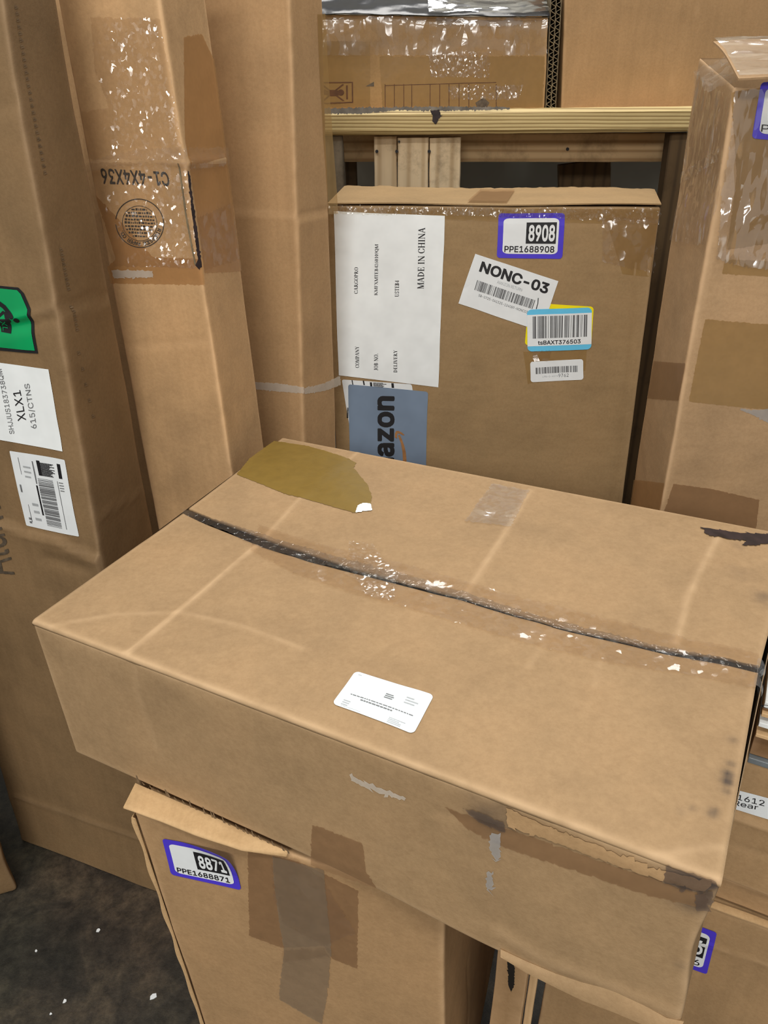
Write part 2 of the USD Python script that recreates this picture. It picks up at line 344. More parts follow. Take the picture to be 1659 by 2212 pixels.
def ext(front, vec): return [p + np.asarray(vec) for p in front]
def beam_mesh(a, b, up, w, h, ch=0.004, seed=0, rough=0.0012):
    """A sawn timber from a to b: width w (sideways) by height h (along up), chamfered, ends slightly uneven."""
    a, b = np.asarray(a, float), np.asarray(b, float); d = nrm(b - a); u = nrm(np.asarray(up) - d * (np.asarray(up) @ d)); s_ = np.cross(d, u)
    pr = np.array([(-w / 2 + ch, -h / 2), (w / 2 - ch, -h / 2), (w / 2, -h / 2 + ch), (w / 2, h / 2 - ch), (w / 2 - ch, h / 2), (-w / 2 + ch, h / 2), (-w / 2, h / 2 - ch), (-w / 2, -h / 2 + ch)])
    L = np.linalg.norm(b - a); n = max(2, int(L / 0.03)); V = []
    for i in range(n + 1):
        c = a + (b - a) * i / n; V.append(c + pr[:, :1] * s_ + pr[:, 1:] * u)
    V = np.array(V); V += rough * 2 * np.stack([meshkit.fbm(V * 25 + 5 * k + seed, 2, seed + k) - .5 for k in range(3)], -1)
    n1 = len(pr); V = V.reshape(-1, 3); F = []
    for i in range(n):
        for j in range(n1):
            p, q = i * n1 + j, i * n1 + (j + 1) % n1; F += [(p, q, q + n1), (p, q + n1, p + n1)]
    for j in range(1, n1 - 1): F += [(0, j + 1, j), (n * n1, n * n1 + j, n * n1 + j + 1)]
    t = trimesh.Trimesh(V, np.array(F), process=False)
    if t.volume < 0: t.invert()
    return t
def slab(top, N, th, rim=0.0012):
    """Board with thickness th under the grid 'top' (nu x nv x 3); the border is turned down a little."""
    nu, nv = top.shape[:2]; N = np.broadcast_to(N, top.shape); T = top.copy(); B = top - N * th
    bd = np.zeros((nu, nv), bool); bd[0] = bd[-1] = True; bd[:, 0] = bd[:, -1] = True
    T[bd] -= N[bd] * rim
    V = np.vstack([T.reshape(-1, 3), B.reshape(-1, 3)]); n = nu * nv; F = [grid_faces(nu, nv), grid_faces(nu, nv, n)[:, ::-1]]
    i = np.arange(n).reshape(nu, nv); loop = np.concatenate([i[:-1, 0], i[-1, :-1], i[:0:-1, -1], i[0, :0:-1]]); nx = np.roll(loop, -1)
    F += [np.stack([loop, loop + n, nx + n], -1), np.stack([loop, nx + n, nx], -1)]
    t = trimesh.Trimesh(V, np.vstack(F), process=False); trimesh.repair.fix_winding(t)
    if t.volume < 0: t.invert()
    return t

# ------------------------------------------------------------------ materials
def kraft(name, col, wear=1.3, rough=0.72, blot=0.16, flute='z', fl=0.03, flscale=95):
    col = np.array(col); wc = np.clip(col * wear + .03, 0, .9)
    ax = {'x': (1, .06, .06), 'z': (.25, .25, 1), 'n': (1, 1, 1)}[flute]
    return mat(name, {
        'tc': ('texture_coordinate', {}), 'm1': ('mapping', {'scale': (1, 1, 1)}), 'm2': ('mapping', {'scale': (ax[0] * 60, ax[1] * 60, ax[2] * 60)}),
        'n1': ('noise_texture', {'scale': 7.0, 'detail': 5.0, 'roughness': .6}), 'n2': ('noise_texture', {'scale': 1.0, 'detail': 3.0, 'roughness': .6}),
        'n3': ('noise_texture', {'scale': 160.0, 'detail': 3.0, 'roughness': .7}),
        'r1': ('rgb_ramp', {'ramp': [(.3, tuple(col * (1 - blot))), (.5, tuple(col)), (.72, tuple(np.array([1.0, .985, .98]) * col * (1 + blot * .7)))]}),
        'r2': ('rgb_ramp', {'ramp': [(.3, (.90, .89, .87)), (.7, (1.05, 1.05, 1.05))]}), 'r3': ('rgb_ramp', {'ramp': [(.3, (.88, .86, .84)), (.62, (1.03, 1.03, 1.03))]}),
        'x1': ('mix_color', {'blend_type': 'multiply', 'fac': .6}), 'x2': ('mix_color', {'blend_type': 'multiply', 'fac': .7}),
        'aw': ('attribute', {'attribute': 'wear'}), 'as': ('attribute', {'attribute': 'stain'}),
        'x3': ('mix_color', {'blend_type': 'mix', 'b': tuple(wc)}), 'x4': ('mix_color', {'blend_type': 'mix', 'b': (.075, .055, .042)}),
        'b': ('bump', {'strength': .22, 'distance': .0015}), 'p': ('principled_bsdf', {'roughness': rough, 'specular_ior_level': .32})},
        [('tc.object', 'm1.vector'), ('m1.vector', 'n1.vector'), ('tc.object', 'm2.vector'), ('m2.vector', 'n2.vector'), ('m1.vector', 'n3.vector'),
         ('n1.fac', 'r1.fac'), ('n2.fac', 'r2.fac'), ('n3.fac', 'r3.fac'), ('r1.color', 'x1.a'), ('r2.color', 'x1.b'), ('x1.result', 'x2.a'), ('r3.color', 'x2.b'),
         ('x2.result', 'x3.a'), ('aw.fac', 'x3.fac'), ('x3.result', 'x4.a'), ('as.fac', 'x4.fac'), ('x4.result', 'p.base_color'), ('n3.fac', 'b.height'), ('b.normal', 'p.normal')], 'p.BSDF')
def plain(name, col, rough=.5, var=.06, scale=25., spec=.4, bump=0., metallic=0.):
    col = np.array(col)
    return mat(name, {'tc': ('texture_coordinate', {}), 'n': ('noise_texture', {'scale': scale, 'detail': 4.0}),
        'r': ('rgb_ramp', {'ramp': [(.3, tuple(col * (1 - var))), (.7, tuple(np.clip(col * (1 + var), 0, 1)))]}),
        'b': ('bump', {'strength': bump, 'distance': .002}), 'p': ('principled_bsdf', {'roughness': rough, 'specular_ior_level': spec, 'metallic': metallic})},
        [('tc.object', 'n.vector'), ('n.fac', 'r.fac'), ('r.color', 'p.base_color'), ('n.fac', 'b.height'), ('b.normal', 'p.normal')], 'p.BSDF')
def film(name, tint=(.97, .96, .95), rough=.08, base=.03, scale=120., bump=.8, dist=.0015, white=.04, aniso=(1, 1, 1), spark=0.3):
    """Clear plastic: lets most light through, mirrors the lamps in its wrinkles."""
    return mat(name, {'tc': ('texture_coordinate', {}), 'm': ('mapping', {'scale': aniso}), 'n': ('noise_texture', {'scale': scale, 'detail': 2.0, 'roughness': .5, 'distortion': .6}),
        'v': ('voronoi_texture', {'scale': scale * .5, 'feature': 'f1'}), 'h': ('math', {'math_type': 'multiply_add', 'value2': spark}),
        'b': ('bump', {'strength': bump, 'distance': dist}), 'fr': ('fresnel', {'IOR': 1.45}), 'ad': ('math', {'math_type': 'multiply_add', 'value2': .7, 'value3': base, 'use_clamp': True}),
        't': ('transparent_bsdf', {'color': tint}), 'g': ('glossy_bsdf', {'color': (1, 1, 1), 'roughness': rough}), 'd': ('diffuse_bsdf', {'color': (.8, .8, .8)}),
        'm1': ('mix_closure', {'fac': white}), 'm2': ('mix_closure', {})},
        [('tc.object', 'm.vector'), ('m.vector', 'n.vector'), ('m.vector', 'v.vector'), ('v.distance', 'h.value1'), ('n.fac', 'h.value3'), ('h.value', 'b.height'), ('b.normal', 'g.normal'),
         ('fr.fac', 'ad.value1'), ('t.BSDF', 'm1.closure1'), ('d.BSDF', 'm1.closure2'), ('m1.closure', 'm2.closure1'), ('g.BSDF', 'm2.closure2'), ('ad.value', 'm2.fac')], 'm2.closure')
def tape(name, col, alpha=.8, rough=.25, bump=.25, scale=60.):
    """Coloured packing tape, partly see-through."""
    col = np.array(col)
    return mat(name, {'tc': ('texture_coordinate', {}), 'n': ('noise_texture', {'scale': scale, 'detail': 3.0}),
        'r': ('rgb_ramp', {'ramp': [(.3, tuple(col * .93)), (.7, tuple(col * 1.06))]}), 'b': ('bump', {'strength': bump, 'distance': .002}),
        't': ('transparent_bsdf', {'color': tuple(.97 - .22 * (1 - col / col.max()))}), 'p': ('principled_bsdf', {'roughness': rough, 'specular_ior_level': .5}), 'm': ('mix_closure', {'fac': alpha})},
        [('tc.object', 'n.vector'), ('n.fac', 'r.fac'), ('r.color', 'p.base_color'), ('n.fac', 'b.height'), ('b.normal', 'p.normal'), ('t.BSDF', 'm.closure1'), ('p.BSDF', 'm.closure2')], 'm.closure')
def wood(name, col, dark, scale=28., axis='x', rough=.65, dirt=0.0):
    rot = {'x': (0.9, 9, 9), 'z': (9, 9, .8), 'y': (9, .8, 9)}[axis]
    return mat(name, {'tc': ('texture_coordinate', {}), 'm': ('mapping', {'scale': rot}), 'w': ('wave_texture', {'wave_type': 'bands', 'bands_direction': 'z' if axis != 'z' else 'x', 'scale': scale / 9, 'distortion': 2.2, 'detail': 3.0, 'detail_scale': .8}),
        'n': ('noise_texture', {'scale': 2.5, 'detail': 5.0}), 'n2': ('noise_texture', {'scale': 9.0, 'detail': 5.0, 'roughness': .7}),
        'r': ('rgb_ramp', {'ramp': [(0., tuple(np.array(dark))), (.35, tuple(np.array(col) * .92)), (1., tuple(col))]}),
        'r2': ('rgb_ramp', {'ramp': [(.35, (.72, .68, .62)), (.6, (1, 1, 1))]}), 'r3': ('rgb_ramp', {'ramp': [(.5, (1, 1, 1)), (.72, (.25, .23, .21))]}),
        'x': ('mix_color', {'blend_type': 'multiply', 'fac': .5}), 'x2': ('mix_color', {'blend_type': 'multiply', 'fac': dirt}),
        'b': ('bump', {'strength': .25, 'distance': .002}), 'p': ('principled_bsdf', {'roughness': rough, 'specular_ior_level': .3})},
        [('tc.object', 'm.vector'), ('m.vector', 'w.vector'), ('m.vector', 'n.vector'), ('tc.object', 'n2.vector'), ('w.fac', 'r.fac'), ('n.fac', 'r2.fac'), ('n2.fac', 'r3.fac'), ('r.color', 'x.a'), ('r2.color', 'x.b'),
         ('x.result', 'x2.a'), ('r3.color', 'x2.b'), ('x2.result', 'p.base_color'), ('w.fac', 'b.height'), ('b.normal', 'p.normal')], 'p.BSDF')

K0 = np.array([.44, .286, .146])
m_top = kraft('kraft_foreground', K0 * np.array([.82, .825, .83]), flute='n', blot=.12)
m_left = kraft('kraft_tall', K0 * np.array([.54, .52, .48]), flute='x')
m_tube = kraft('kraft_tube', K0 * np.array([1.2, 1.16, 1.12]), flute='x', blot=.2)
m_col = kraft('kraft_column', K0 * np.array([1.04, 1.0, .96]), flute='x', blot=.12)
m_mid = kraft('kraft_middle', K0 * np.array([.77, .785, .74]), flute='z', blot=.12)
m_rt = kraft('kraft_right', K0 * np.array([1.04, 1.04, 1.08]), flute='z', blot=.14)
m_wrap = kraft('kraft_wrapped', K0 * np.array([.86, .82, .7]), flute='z', blot=.2)
m_up = kraft('kraft_upper', K0 * np.array([1.0, .95, .88]), flute='x', blot=.1)
m_low = kraft('kraft_lower', K0 * np.array([.92, .88, .84]), flute='n', blot=.12)
m_lowr = kraft('kraft_lower_right', K0 * np.array([.95, .93, .9]), flute='x', blot=.14)
m_pale = kraft('kraft_inside', K0 * np.array([1.3, 1.32, 1.3]), flute='x', blot=.1)
m_pale_strip = kraft('kraft_pale_strip', K0 * np.array([1.05, 1.02, .98]), flute='n', blot=.25)
m_flute = plain('kraft_flute', (.20, .155, .09), .8, .3, 60)
m_cavity_shade = plain('painted_cavity_shade', (.012, .009, .006), .9, .2)  # near-black that stands in for shade inside openings
m_white = plain('label_paper', (.80, .835, .845), .45, .03, 30, bump=.06)
m_white2 = plain('label_paper_dull', (.87, .91, .91), .5, .05, 22, bump=.1)
m_white3 = plain('label_paper_grey', (.66, .71, .735), .45, .03, 30, bump=.06)
m_ink = plain('ink_black', (.012, .012, .014), .5, .05)
m_grey = plain('ink_grey', (.16, .165, .17), .5, .1)
m_pink = plain('ink_pale', (.45, .47, .48), .5, .1)
m_faded = plain('ink_faded', (.10, .075, .05), .6, .4, 90)
m_ghost = plain('ink_ghost', (.17, .115, .065), .6, .3, 90)
m_brown = plain('ink_brown', (.11, .045, .018), .6, .3, 60)
m_stamp = plain('ink_stamp', (.045, .038, .032), .55, .5, 120)
m_marker = plain('ink_marker', (.022, .012, .012), .5, .5, 70)
m_purple = plain('label_purple', (.075, .045, .62), .35, .04)
m_green = plain('label_green', (.0, .33, .10), .28, .12, 12, bump=.1)
m_blue = plain('label_blue', (.13, .56, .85), .4, .03)
m_yellow = plain('label_yellow', (.93, .78, .0), .4, .03)
m_slate = plain('label_slate', (.19, .255, .35), .42, .08, 14, bump=.08)
m_orange = plain('ink_orange', (.36, .17, .06), .5, .25, 70)
m_olive = tape('tape_olive', (.22, .14, .027), .94, .35)
m_tan = tape('tape_tan', (.40, .26, .10), .5, .3)
m_amber = tape('tape_amber', (.47, .27, .105), .42, .28)
m_brownt = tape('tape_brown', (.30, .185, .095), .5, .3)
m_greyt = tape('tape_smoky', (.31, .24, .16), .5, .3)
def facets(name, tint, rough, fac, cell, tilt, slow, white=.02, aniso=(1, 1, 1)):
    """Bubbled clear plastic: small flat facets, each tipped its own way, that catch the lamps one by one."""
    return mat(name, {'tc': ('texture_coordinate', {}), 'm': ('mapping', {'scale': aniso}), 'g': ('geometry', {}),
        'nd': ('noise_texture', {'scale': cell * .8, 'detail': 1.0}), 'wd': ('vector_math', {'math_type': 'scale', 'scale': .006}), 'wa': ('vector_math', {'math_type': 'add'}),
        'v': ('voronoi_texture', {'scale': cell, 'feature': 'f1'}), 'n': ('noise_texture', {'scale': 16.0, 'detail': 3.0}),
        's1': ('vector_math', {'math_type': 'subtract', 'vector2': (.5, .5, .5)}), 's2': ('vector_math', {'math_type': 'scale', 'scale': tilt}),
        's3': ('vector_math', {'math_type': 'subtract', 'vector2': (.5, .5, .5)}), 's4': ('vector_math', {'math_type': 'scale', 'scale': slow}),
        'a1': ('vector_math', {'math_type': 'add'}), 'a2': ('vector_math', {'math_type': 'add'}), 'no': ('vector_math', {'math_type': 'normalize'}),
        't': ('transparent_bsdf', {'color': tint}), 'gl': ('glossy_bsdf', {'color': (1, 1, 1), 'roughness': rough}), 'd': ('diffuse_bsdf', {'color': (.8, .8, .8)}),
        'm1': ('mix_closure', {'fac': white}), 'm2': ('mix_closure', {'fac': fac})},
        [('tc.object', 'm.vector'), ('m.vector', 'nd.vector'), ('nd.color', 'wd.vector1'), ('m.vector', 'wa.vector1'), ('wd.vector', 'wa.vector2'), ('wa.vector', 'v.vector'), ('m.vector', 'n.vector'), ('v.color', 's1.vector1'), ('s1.vector', 's2.vector1'), ('n.color', 's3.vector1'), ('s3.vector', 's4.vector1'),
         ('g.normal', 'a1.vector1'), ('s2.vector', 'a1.vector2'), ('a1.vector', 'a2.vector1'), ('s4.vector', 'a2.vector2'), ('a2.vector', 'no.vector1'), ('no.vector', 'gl.normal'),
         ('t.BSDF', 'm1.closure1'), ('d.BSDF', 'm1.closure2'), ('m1.closure', 'm2.closure1'), ('gl.BSDF', 'm2.closure2')], 'm2.closure')
m_glint = facets('film_bubbled_tape', (.97, .95, .915), .16, .08, 240, .58, .62, .015, (1, 1, .8))
m_long = facets('film_seal_tape', (.94, .91, .87), .12, .045, 130, .28, .34, .012)
m_clear = facets('film_clear_tape', (.95, .925, .89), .12, .05, 60, .45, .8, .012)
m_seam = film('film_seam_tape', (.85, .85, .87), .08, .015, 120, 1.0, .003, .02)
m_wrapf = facets('film_stretch_wrap', (.97, .965, .955), .16, .07, 75, .36, .7, .02, (1, 1, .3))
m_wraps = facets('film_tight_wrap', (.97, .96, .945), .12, .17, 100, .7, 1.0, .02, (1, 1, .25))
m_flapf = facets('film_flap_wrap', (.97, .96, .945), .12, .3, 80, .4, .8, .02, (.2, 1, 1))
m_wraph = facets('film_stretch_wrap_across', (.97, .965, .955), .12, .09, 75, .5, .8, .02, (.3, 1, 1))
m_cloudy = facets('film_cloudy_tape', (.95, .94, .92), .15, .12, 70, .35, .7, .06)
m_scuff_glare = tape('scuff_and_glare_pale', (.74, .68, .58), .5, .7)  # pale scuffs, and tape glare painted as a pale layer
m_dirt = tape('dirt_stain', (.085, .068, .058), .5, .8)
m_scuffg = tape('scuff_grey', (.46, .46, .45), .5, .7)
m_beam = wood('wood_pine', (.66, .52, .25), (.30, .20, .07), 36, 'x', .55, .12)
m_beamtop = plain('wood_grey_stain', (.20, .18, .15), .7, .4, 30)
m_plank = wood('wood_plank', (.74, .58, .37), (.52, .38, .22), 8, 'z', .75, .7)
m_plankd = wood('wood_plank_dark', (.68, .47, .25), (.45, .28, .13), 14, 'x', .75, .5)
m_plankv = wood('wood_post', (.13, .082, .038), (.08, .05, .024), 10, 'z', .75, .5)
m_plankg = wood('wood_grey', (.27, .225, .16), (.17, .14, .1), 10, 'z', .8, .6)
m_black = plain('black_plastic', (.02, .021, .025), .22, .3, 14, bump=.5)
m_steel = plain('grey_strap', (.16, .18, .19), .25, .2, 40)
m_wall = plain('wall_paint', (.34, .33, .28), .8, .12, 5)
m_floor = mat('concrete_floor', {'tc': ('texture_coordinate', {}), 'n1': ('noise_texture', {'scale': 5.5, 'detail': 8.0, 'roughness': .68, 'distortion': .4}), 'n2': ('noise_texture', {'scale': 38., 'detail': 6.0, 'roughness': .75}), 'n3': ('noise_texture', {'scale': 2.2, 'detail': 3.0}),
    'r1': ('rgb_ramp', {'ramp': [(.32, (.018, .017, .015)), (.48, (.040, .034, .027)), (.62, (.085, .068, .048)), (.78, (.12, .10, .075))]}),
    'r2': ('rgb_ramp', {'ramp': [(.35, (.45, .45, .45)), (.65, (1.35, 1.3, 1.25))]}), 'r3': ('rgb_ramp', {'ramp': [(.4, (.75, .9, .85)), (.6, (1.1, 1, .92))]}),
    'x': ('mix_color', {'blend_type': 'multiply', 'fac': .9}), 'x2': ('mix_color', {'blend_type': 'multiply', 'fac': .8}),
    'b': ('bump', {'strength': .35, 'distance': .004}), 'p': ('principled_bsdf', {'roughness': .5, 'specular_ior_level': .4})},
    [('tc.object', 'n1.vector'), ('tc.object', 'n2.vector'), ('tc.object', 'n3.vector'), ('n1.fac', 'r1.fac'), ('n2.fac', 'r2.fac'), ('n3.fac', 'r3.fac'), ('r1.color', 'x.a'), ('r2.color', 'x.b'), ('x.result', 'x2.a'), ('r3.color', 'x2.b'), ('x2.result', 'p.base_color'), ('n2.fac', 'b.height'), ('b.normal', 'p.normal')], 'p.BSDF')

def film_patch(face, pts, amp=.002, freq=22., off=.0022, cell=.007, seed=3, stretch=(1, .35), jag=.0012):
    """A wrinkled sheet of clear plastic lying on the face."""
    P, F = face.patch(pts, off, cell, jag, seed=seed); uv = face.uv(P)
    q = np.column_stack([uv[:, 0] * freq * stretch[0], uv[:, 1] * freq * stretch[1], np.zeros(len(uv))]) + 1.5 * meshkit.fbm(np.column_stack([uv * freq * .5, np.zeros(len(uv))]), 2, seed)[:, None]
    r = 1 - np.abs(2 * meshkit.fbm(q, 3, seed) - 1) * 2.2
    return P + face.N * (amp * np.clip(r, -.6, 1))[:, None], F
def R(m, q=0): return m
def rot_text(x0, x1, ybot, ytop):
    """Quad for lettering that reads upwards: cap tops at x0, baseline at x1, from ybot to ytop."""
    return [(x0, ybot), (x0, ytop), (x1, ytop), (x1, ybot)]
def subquad(quad, x0, y0, x1, y1):
    """Rectangle (fractions, y down from the top) inside a photo quad, as a quad."""
    tl, tr, br, bl = [np.array(p, float) for p in quad]
    g = lambda x, y: (tl * (1 - x) + tr * x) * (1 - y) + (bl * (1 - x) + br * x) * y
    return [g(x0, y0), g(x1, y0), g(x1, y1), g(x0, y1)]
def asset_label(t, face, quad, big, small, curl=None, hide_left=0.0):
    """The violet inventory sticker: violet border, white field, black number box, code line."""
    cf = (lambda xy: curl(xy)) if curl else None
    st = part(t, 'inventory_sticker', face.sticker(quad, .05, .0012, cf), m_purple, smooth=False, label='violet bordered inventory sticker')
    def sub(x0, y0, x1, y1, shape, m, nm, off):
        v, f = shape; v = np.column_stack([x0 + (x1 - x0) * v[:, 0], (1 - y1) + (y1 - y0) * v[:, 1]])
        v, f = tess(v, f) if len(f) < 40 else (v, f)
        g = face.quadmap(quad); o = np.full(len(v), off)
        if cf: o = o + cf(v)
        P = face.pt(g(v), o); f = np.array(f); nn = np.cross(P[f[:, 1]] - P[f[:, 0]], P[f[:, 2]] - P[f[:, 0]]) @ face.N
        f[nn < 0] = f[nn < 0][:, ::-1]
        part(t, nm, (P, f), m, smooth=False, parent=st)
    pg = sbox(.12, .12, .88, .88).buffer(.1, quad_segs=5); v, f = cells(pg, .14); lo, hi = v.min(0), v.max(0)
    sub(.08, .11, .92, .90, ((v - lo) / (hi - lo), f), m_white, 'white_field', .0016)
    v, f = cells(sbox(0, 0, 1, 1), .2); sub(.43 + hide_left, .20, .885, .67, (v, f), m_ink, 'number_box', .0020)
    return st, sub
def tess(v, f):
    t = trimesh.Trimesh(np.column_stack([v, np.zeros(len(v))]), f, process=False).subdivide().subdivide()
    return np.asarray(t.vertices)[:, :2], np.asarray(t.faces)

# ------------------------------------------------------------------ setting
def slab_box(lo, hi):
    b = trimesh.creation.box(extents=np.array(hi) - np.array(lo)); b.apply_translation((np.array(hi) + np.array(lo)) / 2); return b
fl = thing('floor', 'dark stained concrete warehouse floor', None, (0, 0, 0), kind='structure')
part(fl, 'floor_surface', slab_box((-5, -4, -.1), (5, 4, 0)), m_floor, smooth=False)
wl = thing('wall_back', 'plain grey wall behind the wooden frame', None, (0, 3.3, 0), kind='structure')
part(wl, 'wall_surface', slab_box((-5, 3.1, 0), (5, 3.2, 4.2)), m_wall, smooth=False)
for k, (x, y, s) in enumerate([(212, 2009, .006), (140, 2163, .005), (331, 2153, .009), (78, 2054, .004), (110, 2190, .003)]):
    p = onz(x, y, 0.0); a = np.linspace(0, 2 * np.pi, 7)[:-1] + k; r = s * (0.5 + .5 * np.random.default_rng(k).random(6))
    pg = Polygon(np.column_stack([p[0] + r * np.cos(a), p[1] + r * np.sin(a)]))
    m = trimesh.creation.extrude_polygon(pg, .0012, engine='earcut')
    wh = ['nearest the tall box', 'at the lower left of the floor', 'beside the lower stickered box', 'by the left edge', 'smallest of all'][k]
    t = thing('paper_scrap', 'tiny white paper scrap on the dark floor, ' + wh, 'scrap', (p[0], p[1], 0), 'paper scraps on the floor')
    part(t, 'scrap', m, m_white, smooth=False)

# ------------------------------------------------------------------ tall box on the left
a0, b0 = onz(45, 1815, 0.), onz(345, 1930, 0.); dA = nrm(b0 - a0); qA = np.array([.2, .98, 0]); nA = np.cross(dA, [0, 0, 1])
topR = onpl(12, 40, b0, nA); lean = (topR - b0) / topR[2]; zt = 1.85
F_ = [a0 + lean * zt, b0 + lean * zt, b0, a0]
nAr = np.cross(qA, F_[1] - F_[2]); brt, brb = onpl(124, 20, b0, nAr), onpl(320, 1085, b0, nAr)
brt, brb = toz(brb, brt, zt), toz(brb, brt, 0)
A = Carton(F_, [F_[0] + brt - F_[1], brt, brb, F_[3] + brb - F_[2]], r=.005, res=.009, warp=.003, seed=4)
A.front.crease([(-40, 700), (20, 690), (75, 680), (130, 665)], .004, .006, .35); A.front.crease([(-40, 716), (75, 697), (131, 680)], -.003, .010)
A.front.crease([(-60, 1118), (20, 1135), (60, 1150), (125, 1163), (160, 1185), (216, 1205)], .002, .006, .25, side=.008, fall=.07)
A.front.crease([(105, 1205), (150, 1218), (185, 1228)], -.004, .012)
A.front.crease([(35, 1720), (170, 1765), (305, 1812)], .003, .006, .35); A.front.crease([(0, 230), (60, 215)], -.002, .01)
A.right.crease([(130, 668), (180, 655), (250, 637)], -.003, .006, 0, side=.003, fall=.05); A.right.crease([(216, 1114), (330, 1048)], .002, .005, .25)
t = thing('tall_carton', 'tall brown carton at the left with a green sticker and two white labels', 'box', a0)
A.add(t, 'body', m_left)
fr = A.front
g_out = [(-60, 612), (0, 616), (42, 621), (54, 633), (70, 668), (84, 764), (0, 757), (-60, 752)]
g_in = [(-60, 617), (0, 621.5), (40, 626.5), (48, 635), (64, 670), (78, 757.5), (0, 750), (-60, 745)]
gs = part(t, 'green_sticker', fr.patch(g_out, .0012, .004), m_ink, label='green lifting sticker with a black border')
part(t, 'green_field', fr.patch(g_in, .0017, .004), m_green, parent=gs)
bx = Polygon([(2, 687), (26.5, 687.5), (28, 720), (5, 716.5)])
pic = [('head', Point(42, 691.5).buffer(5.6)), ('box', bx)]
def pxpoly(face, pg, off, cell=.01):
    return face.patch(list(pg.exterior.coords)[:-1], off, cell)
arm = LineString([(-12, 655), (3, 654), (14, 662), (22, 672), (33, 684)]).buffer(4.2); leg = LineString([(-10, 683), (5, 681), (12, 674)]).buffer(3.2); bk = LineString([(18, 676), (27, 692)]).buffer(4)
for g in (pic[0][1], bx, unary_union([arm, leg, bk])): part(t, 'lifting_figure', pxpoly(fr, g, .0022, .003), m_ink, smooth=False, parent=gs)
part(t, 'size_letters', fr.printed([(19, 692), (20, 716), (9, 714), (8, 690)], text('XL'), .0027), m_green, smooth=False, parent=gs)
l1 = part(t, 'carton_label', fr.patch([(-60, 775), (0, 783), (105.5, 797.5), (135, 974.5), (0, 949), (-60, 938)], .001), m_white2, label='white carton count label')
for tx, q in (('SHJJUS183738QM', [(22, 937), (-4, 797), (7, 796), (33, 936)]), ('XLX1', [(39, 909), (28, 844), (44, 842), (56, 906)]), ('615/CTNS', [(67, 926), (53, 829), (66, 828), (81, 923)])):
    part(t, 'lettering', fr.printed(q, text(tx), .0016), m_ink if tx == 'XLX1' else m_grey, smooth=False, parent=l1)
q2 = [(22, 972.5), (140, 992), (171, 1158.5), (58, 1136)]
l2 = part(t, 'shipping_label', fr.sticker(q2, .02, .001), m_white, label='white shipping label with barcodes')
for sh, rc, m in ((rects((0, 0, 1, 1)), (.135, .07, .145, .93), m_grey), (rects((0, 0, 1, 1)), (.375, .40, .405, .80), m_ink), (rects((0, 0, 1, 1)), (.385, .09, .405, .38), m_grey), (rects((0, 0, 1, 1)), (.79, .30, .80, .93), m_grey),
                 (rects((0, 0, 1, 1)), (.47, .07, .53, .26), m_ink), (rects((0, 0, 1, 1)), (.84, .07, .90, .26), m_ink), (lines(5, 14, 0, 1, 0, 1, .9), (.52, .09, .78, .26), m_ink), (lines(9, 3, 0, 1, 0, 1), (.20, .15, .34, .34), m_pink), (lines(11, 4, 0, 1, 0, 1), (.82, .30, .94, .44), m_grey), (lines(14, 3, 0, 1, 0, 1), (.22, .62, .34, .92), m_pink), (lines(17, 2, 0, 1, 0, 1, .6), (.09, .86, .15, .96), m_grey), (lines(18, 1, 0, 1, 0, 1, .5), (.06, .38, .1, .58), m_grey)):
    part(t, 'print', fr.printed(subquad(q2, *rc), sh, .0015), m, smooth=False, parent=l2, kind='stuff' if len(sh[1]) > 2 else None)
v, f = bars(34, 21, fill=.62); part(t, 'barcode', fr.printed(subquad(q2, .43, .30, .71, .93), (v[:, ::-1], f), .0015), m_grey, smooth=False, parent=l2)
part(t, 'lettering', fr.printed([(-48, 1250), (-74, 1108), (3, 1092), (33, 1240)], text('Alum'), .0009), m_faded, smooth=False)
rt = A.right
dsh = []
for (xa, ya, xb, yb, n) in ((28, 10, 97, 385, 26), (127, 535, 146, 632, 9), (150, 660, 163, 720, 6), (165, 760, 205, 930, 5)):
    for k in range(n):
        x, y = xa + (xb - xa) * k / n, ya + (yb - ya) * k / n
        dsh.append(rt.printed([(x, y), (x + 7, y - 2), (x + 8, y + 5), (x + 1, y + 7)], rects((0, 0, 1, .35), (0, .6, .7, 1)), .0006))
part(t, 'date_print', join(*dsh), m_ghost, smooth=False, kind='stuff')

# ------------------------------------------------------------------ corner of the near left box
cB = onz(38, 1926, 0.); e1 = nrm(np.array([-.93, -.36, 0])); e2 = np.array([-.62, .78, 0])
zB = onpl(2, 1795, cB, np.cross(e1, [0, 0, 1])); lb = (zB - cB) / max(zB[2], .05)
fB = [cB + e1 * .4 + np.array([0, 0, 1.8]), cB + np.array([0, 0, 1.8]), cB, cB + e1 * .4]
B = Carton(fB, ext(fB, e2 * .3), r=.012, res=.012, warp=.008, seed=31)
t = thing('dented_carton', 'corner of a dented brown carton at the far lower left on the floor', 'box', cB)
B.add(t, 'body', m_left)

# ------------------------------------------------------------------ long slim carton
P = lambda x, y, Y: ony(x, y, Y)
fl_t, fl_b = P(125, 0, 1.355), P(335, 1110, 1.355); fe_t, fe_b = P(348, 0, 1.325), P(500, 1009, 1.325); fr_t, fr_b = P(445, 0, 1.47), P(568, 950, 1.47)
zt = 1.86
L = [toz(fl_b, fl_t, zt), toz(fe_b, fe_t, zt), toz(fe_b, fe_t, 0), toz(fl_b, fl_t, 0)]
Rb = [toz(fr_b, fr_t, zt), toz(fr_b, fr_t, 0)]
bk = [L[0] + Rb[0] - L[1], Rb[0], Rb[1], L[3] + Rb[1] - L[2]]
T_ = Carton(L, bk, r=.004, res=.006, warp=.0015, seed=12)
T_.front.crease([(186, 372), (260, 350), (330, 343), (405, 352)], .003, .006, .25); T_.front.crease([(240, 598), (330, 600), (440, 606)], -.001, .01); T_.front.crease([(272, 748), (445, 738)], -.0012, .008, .15)
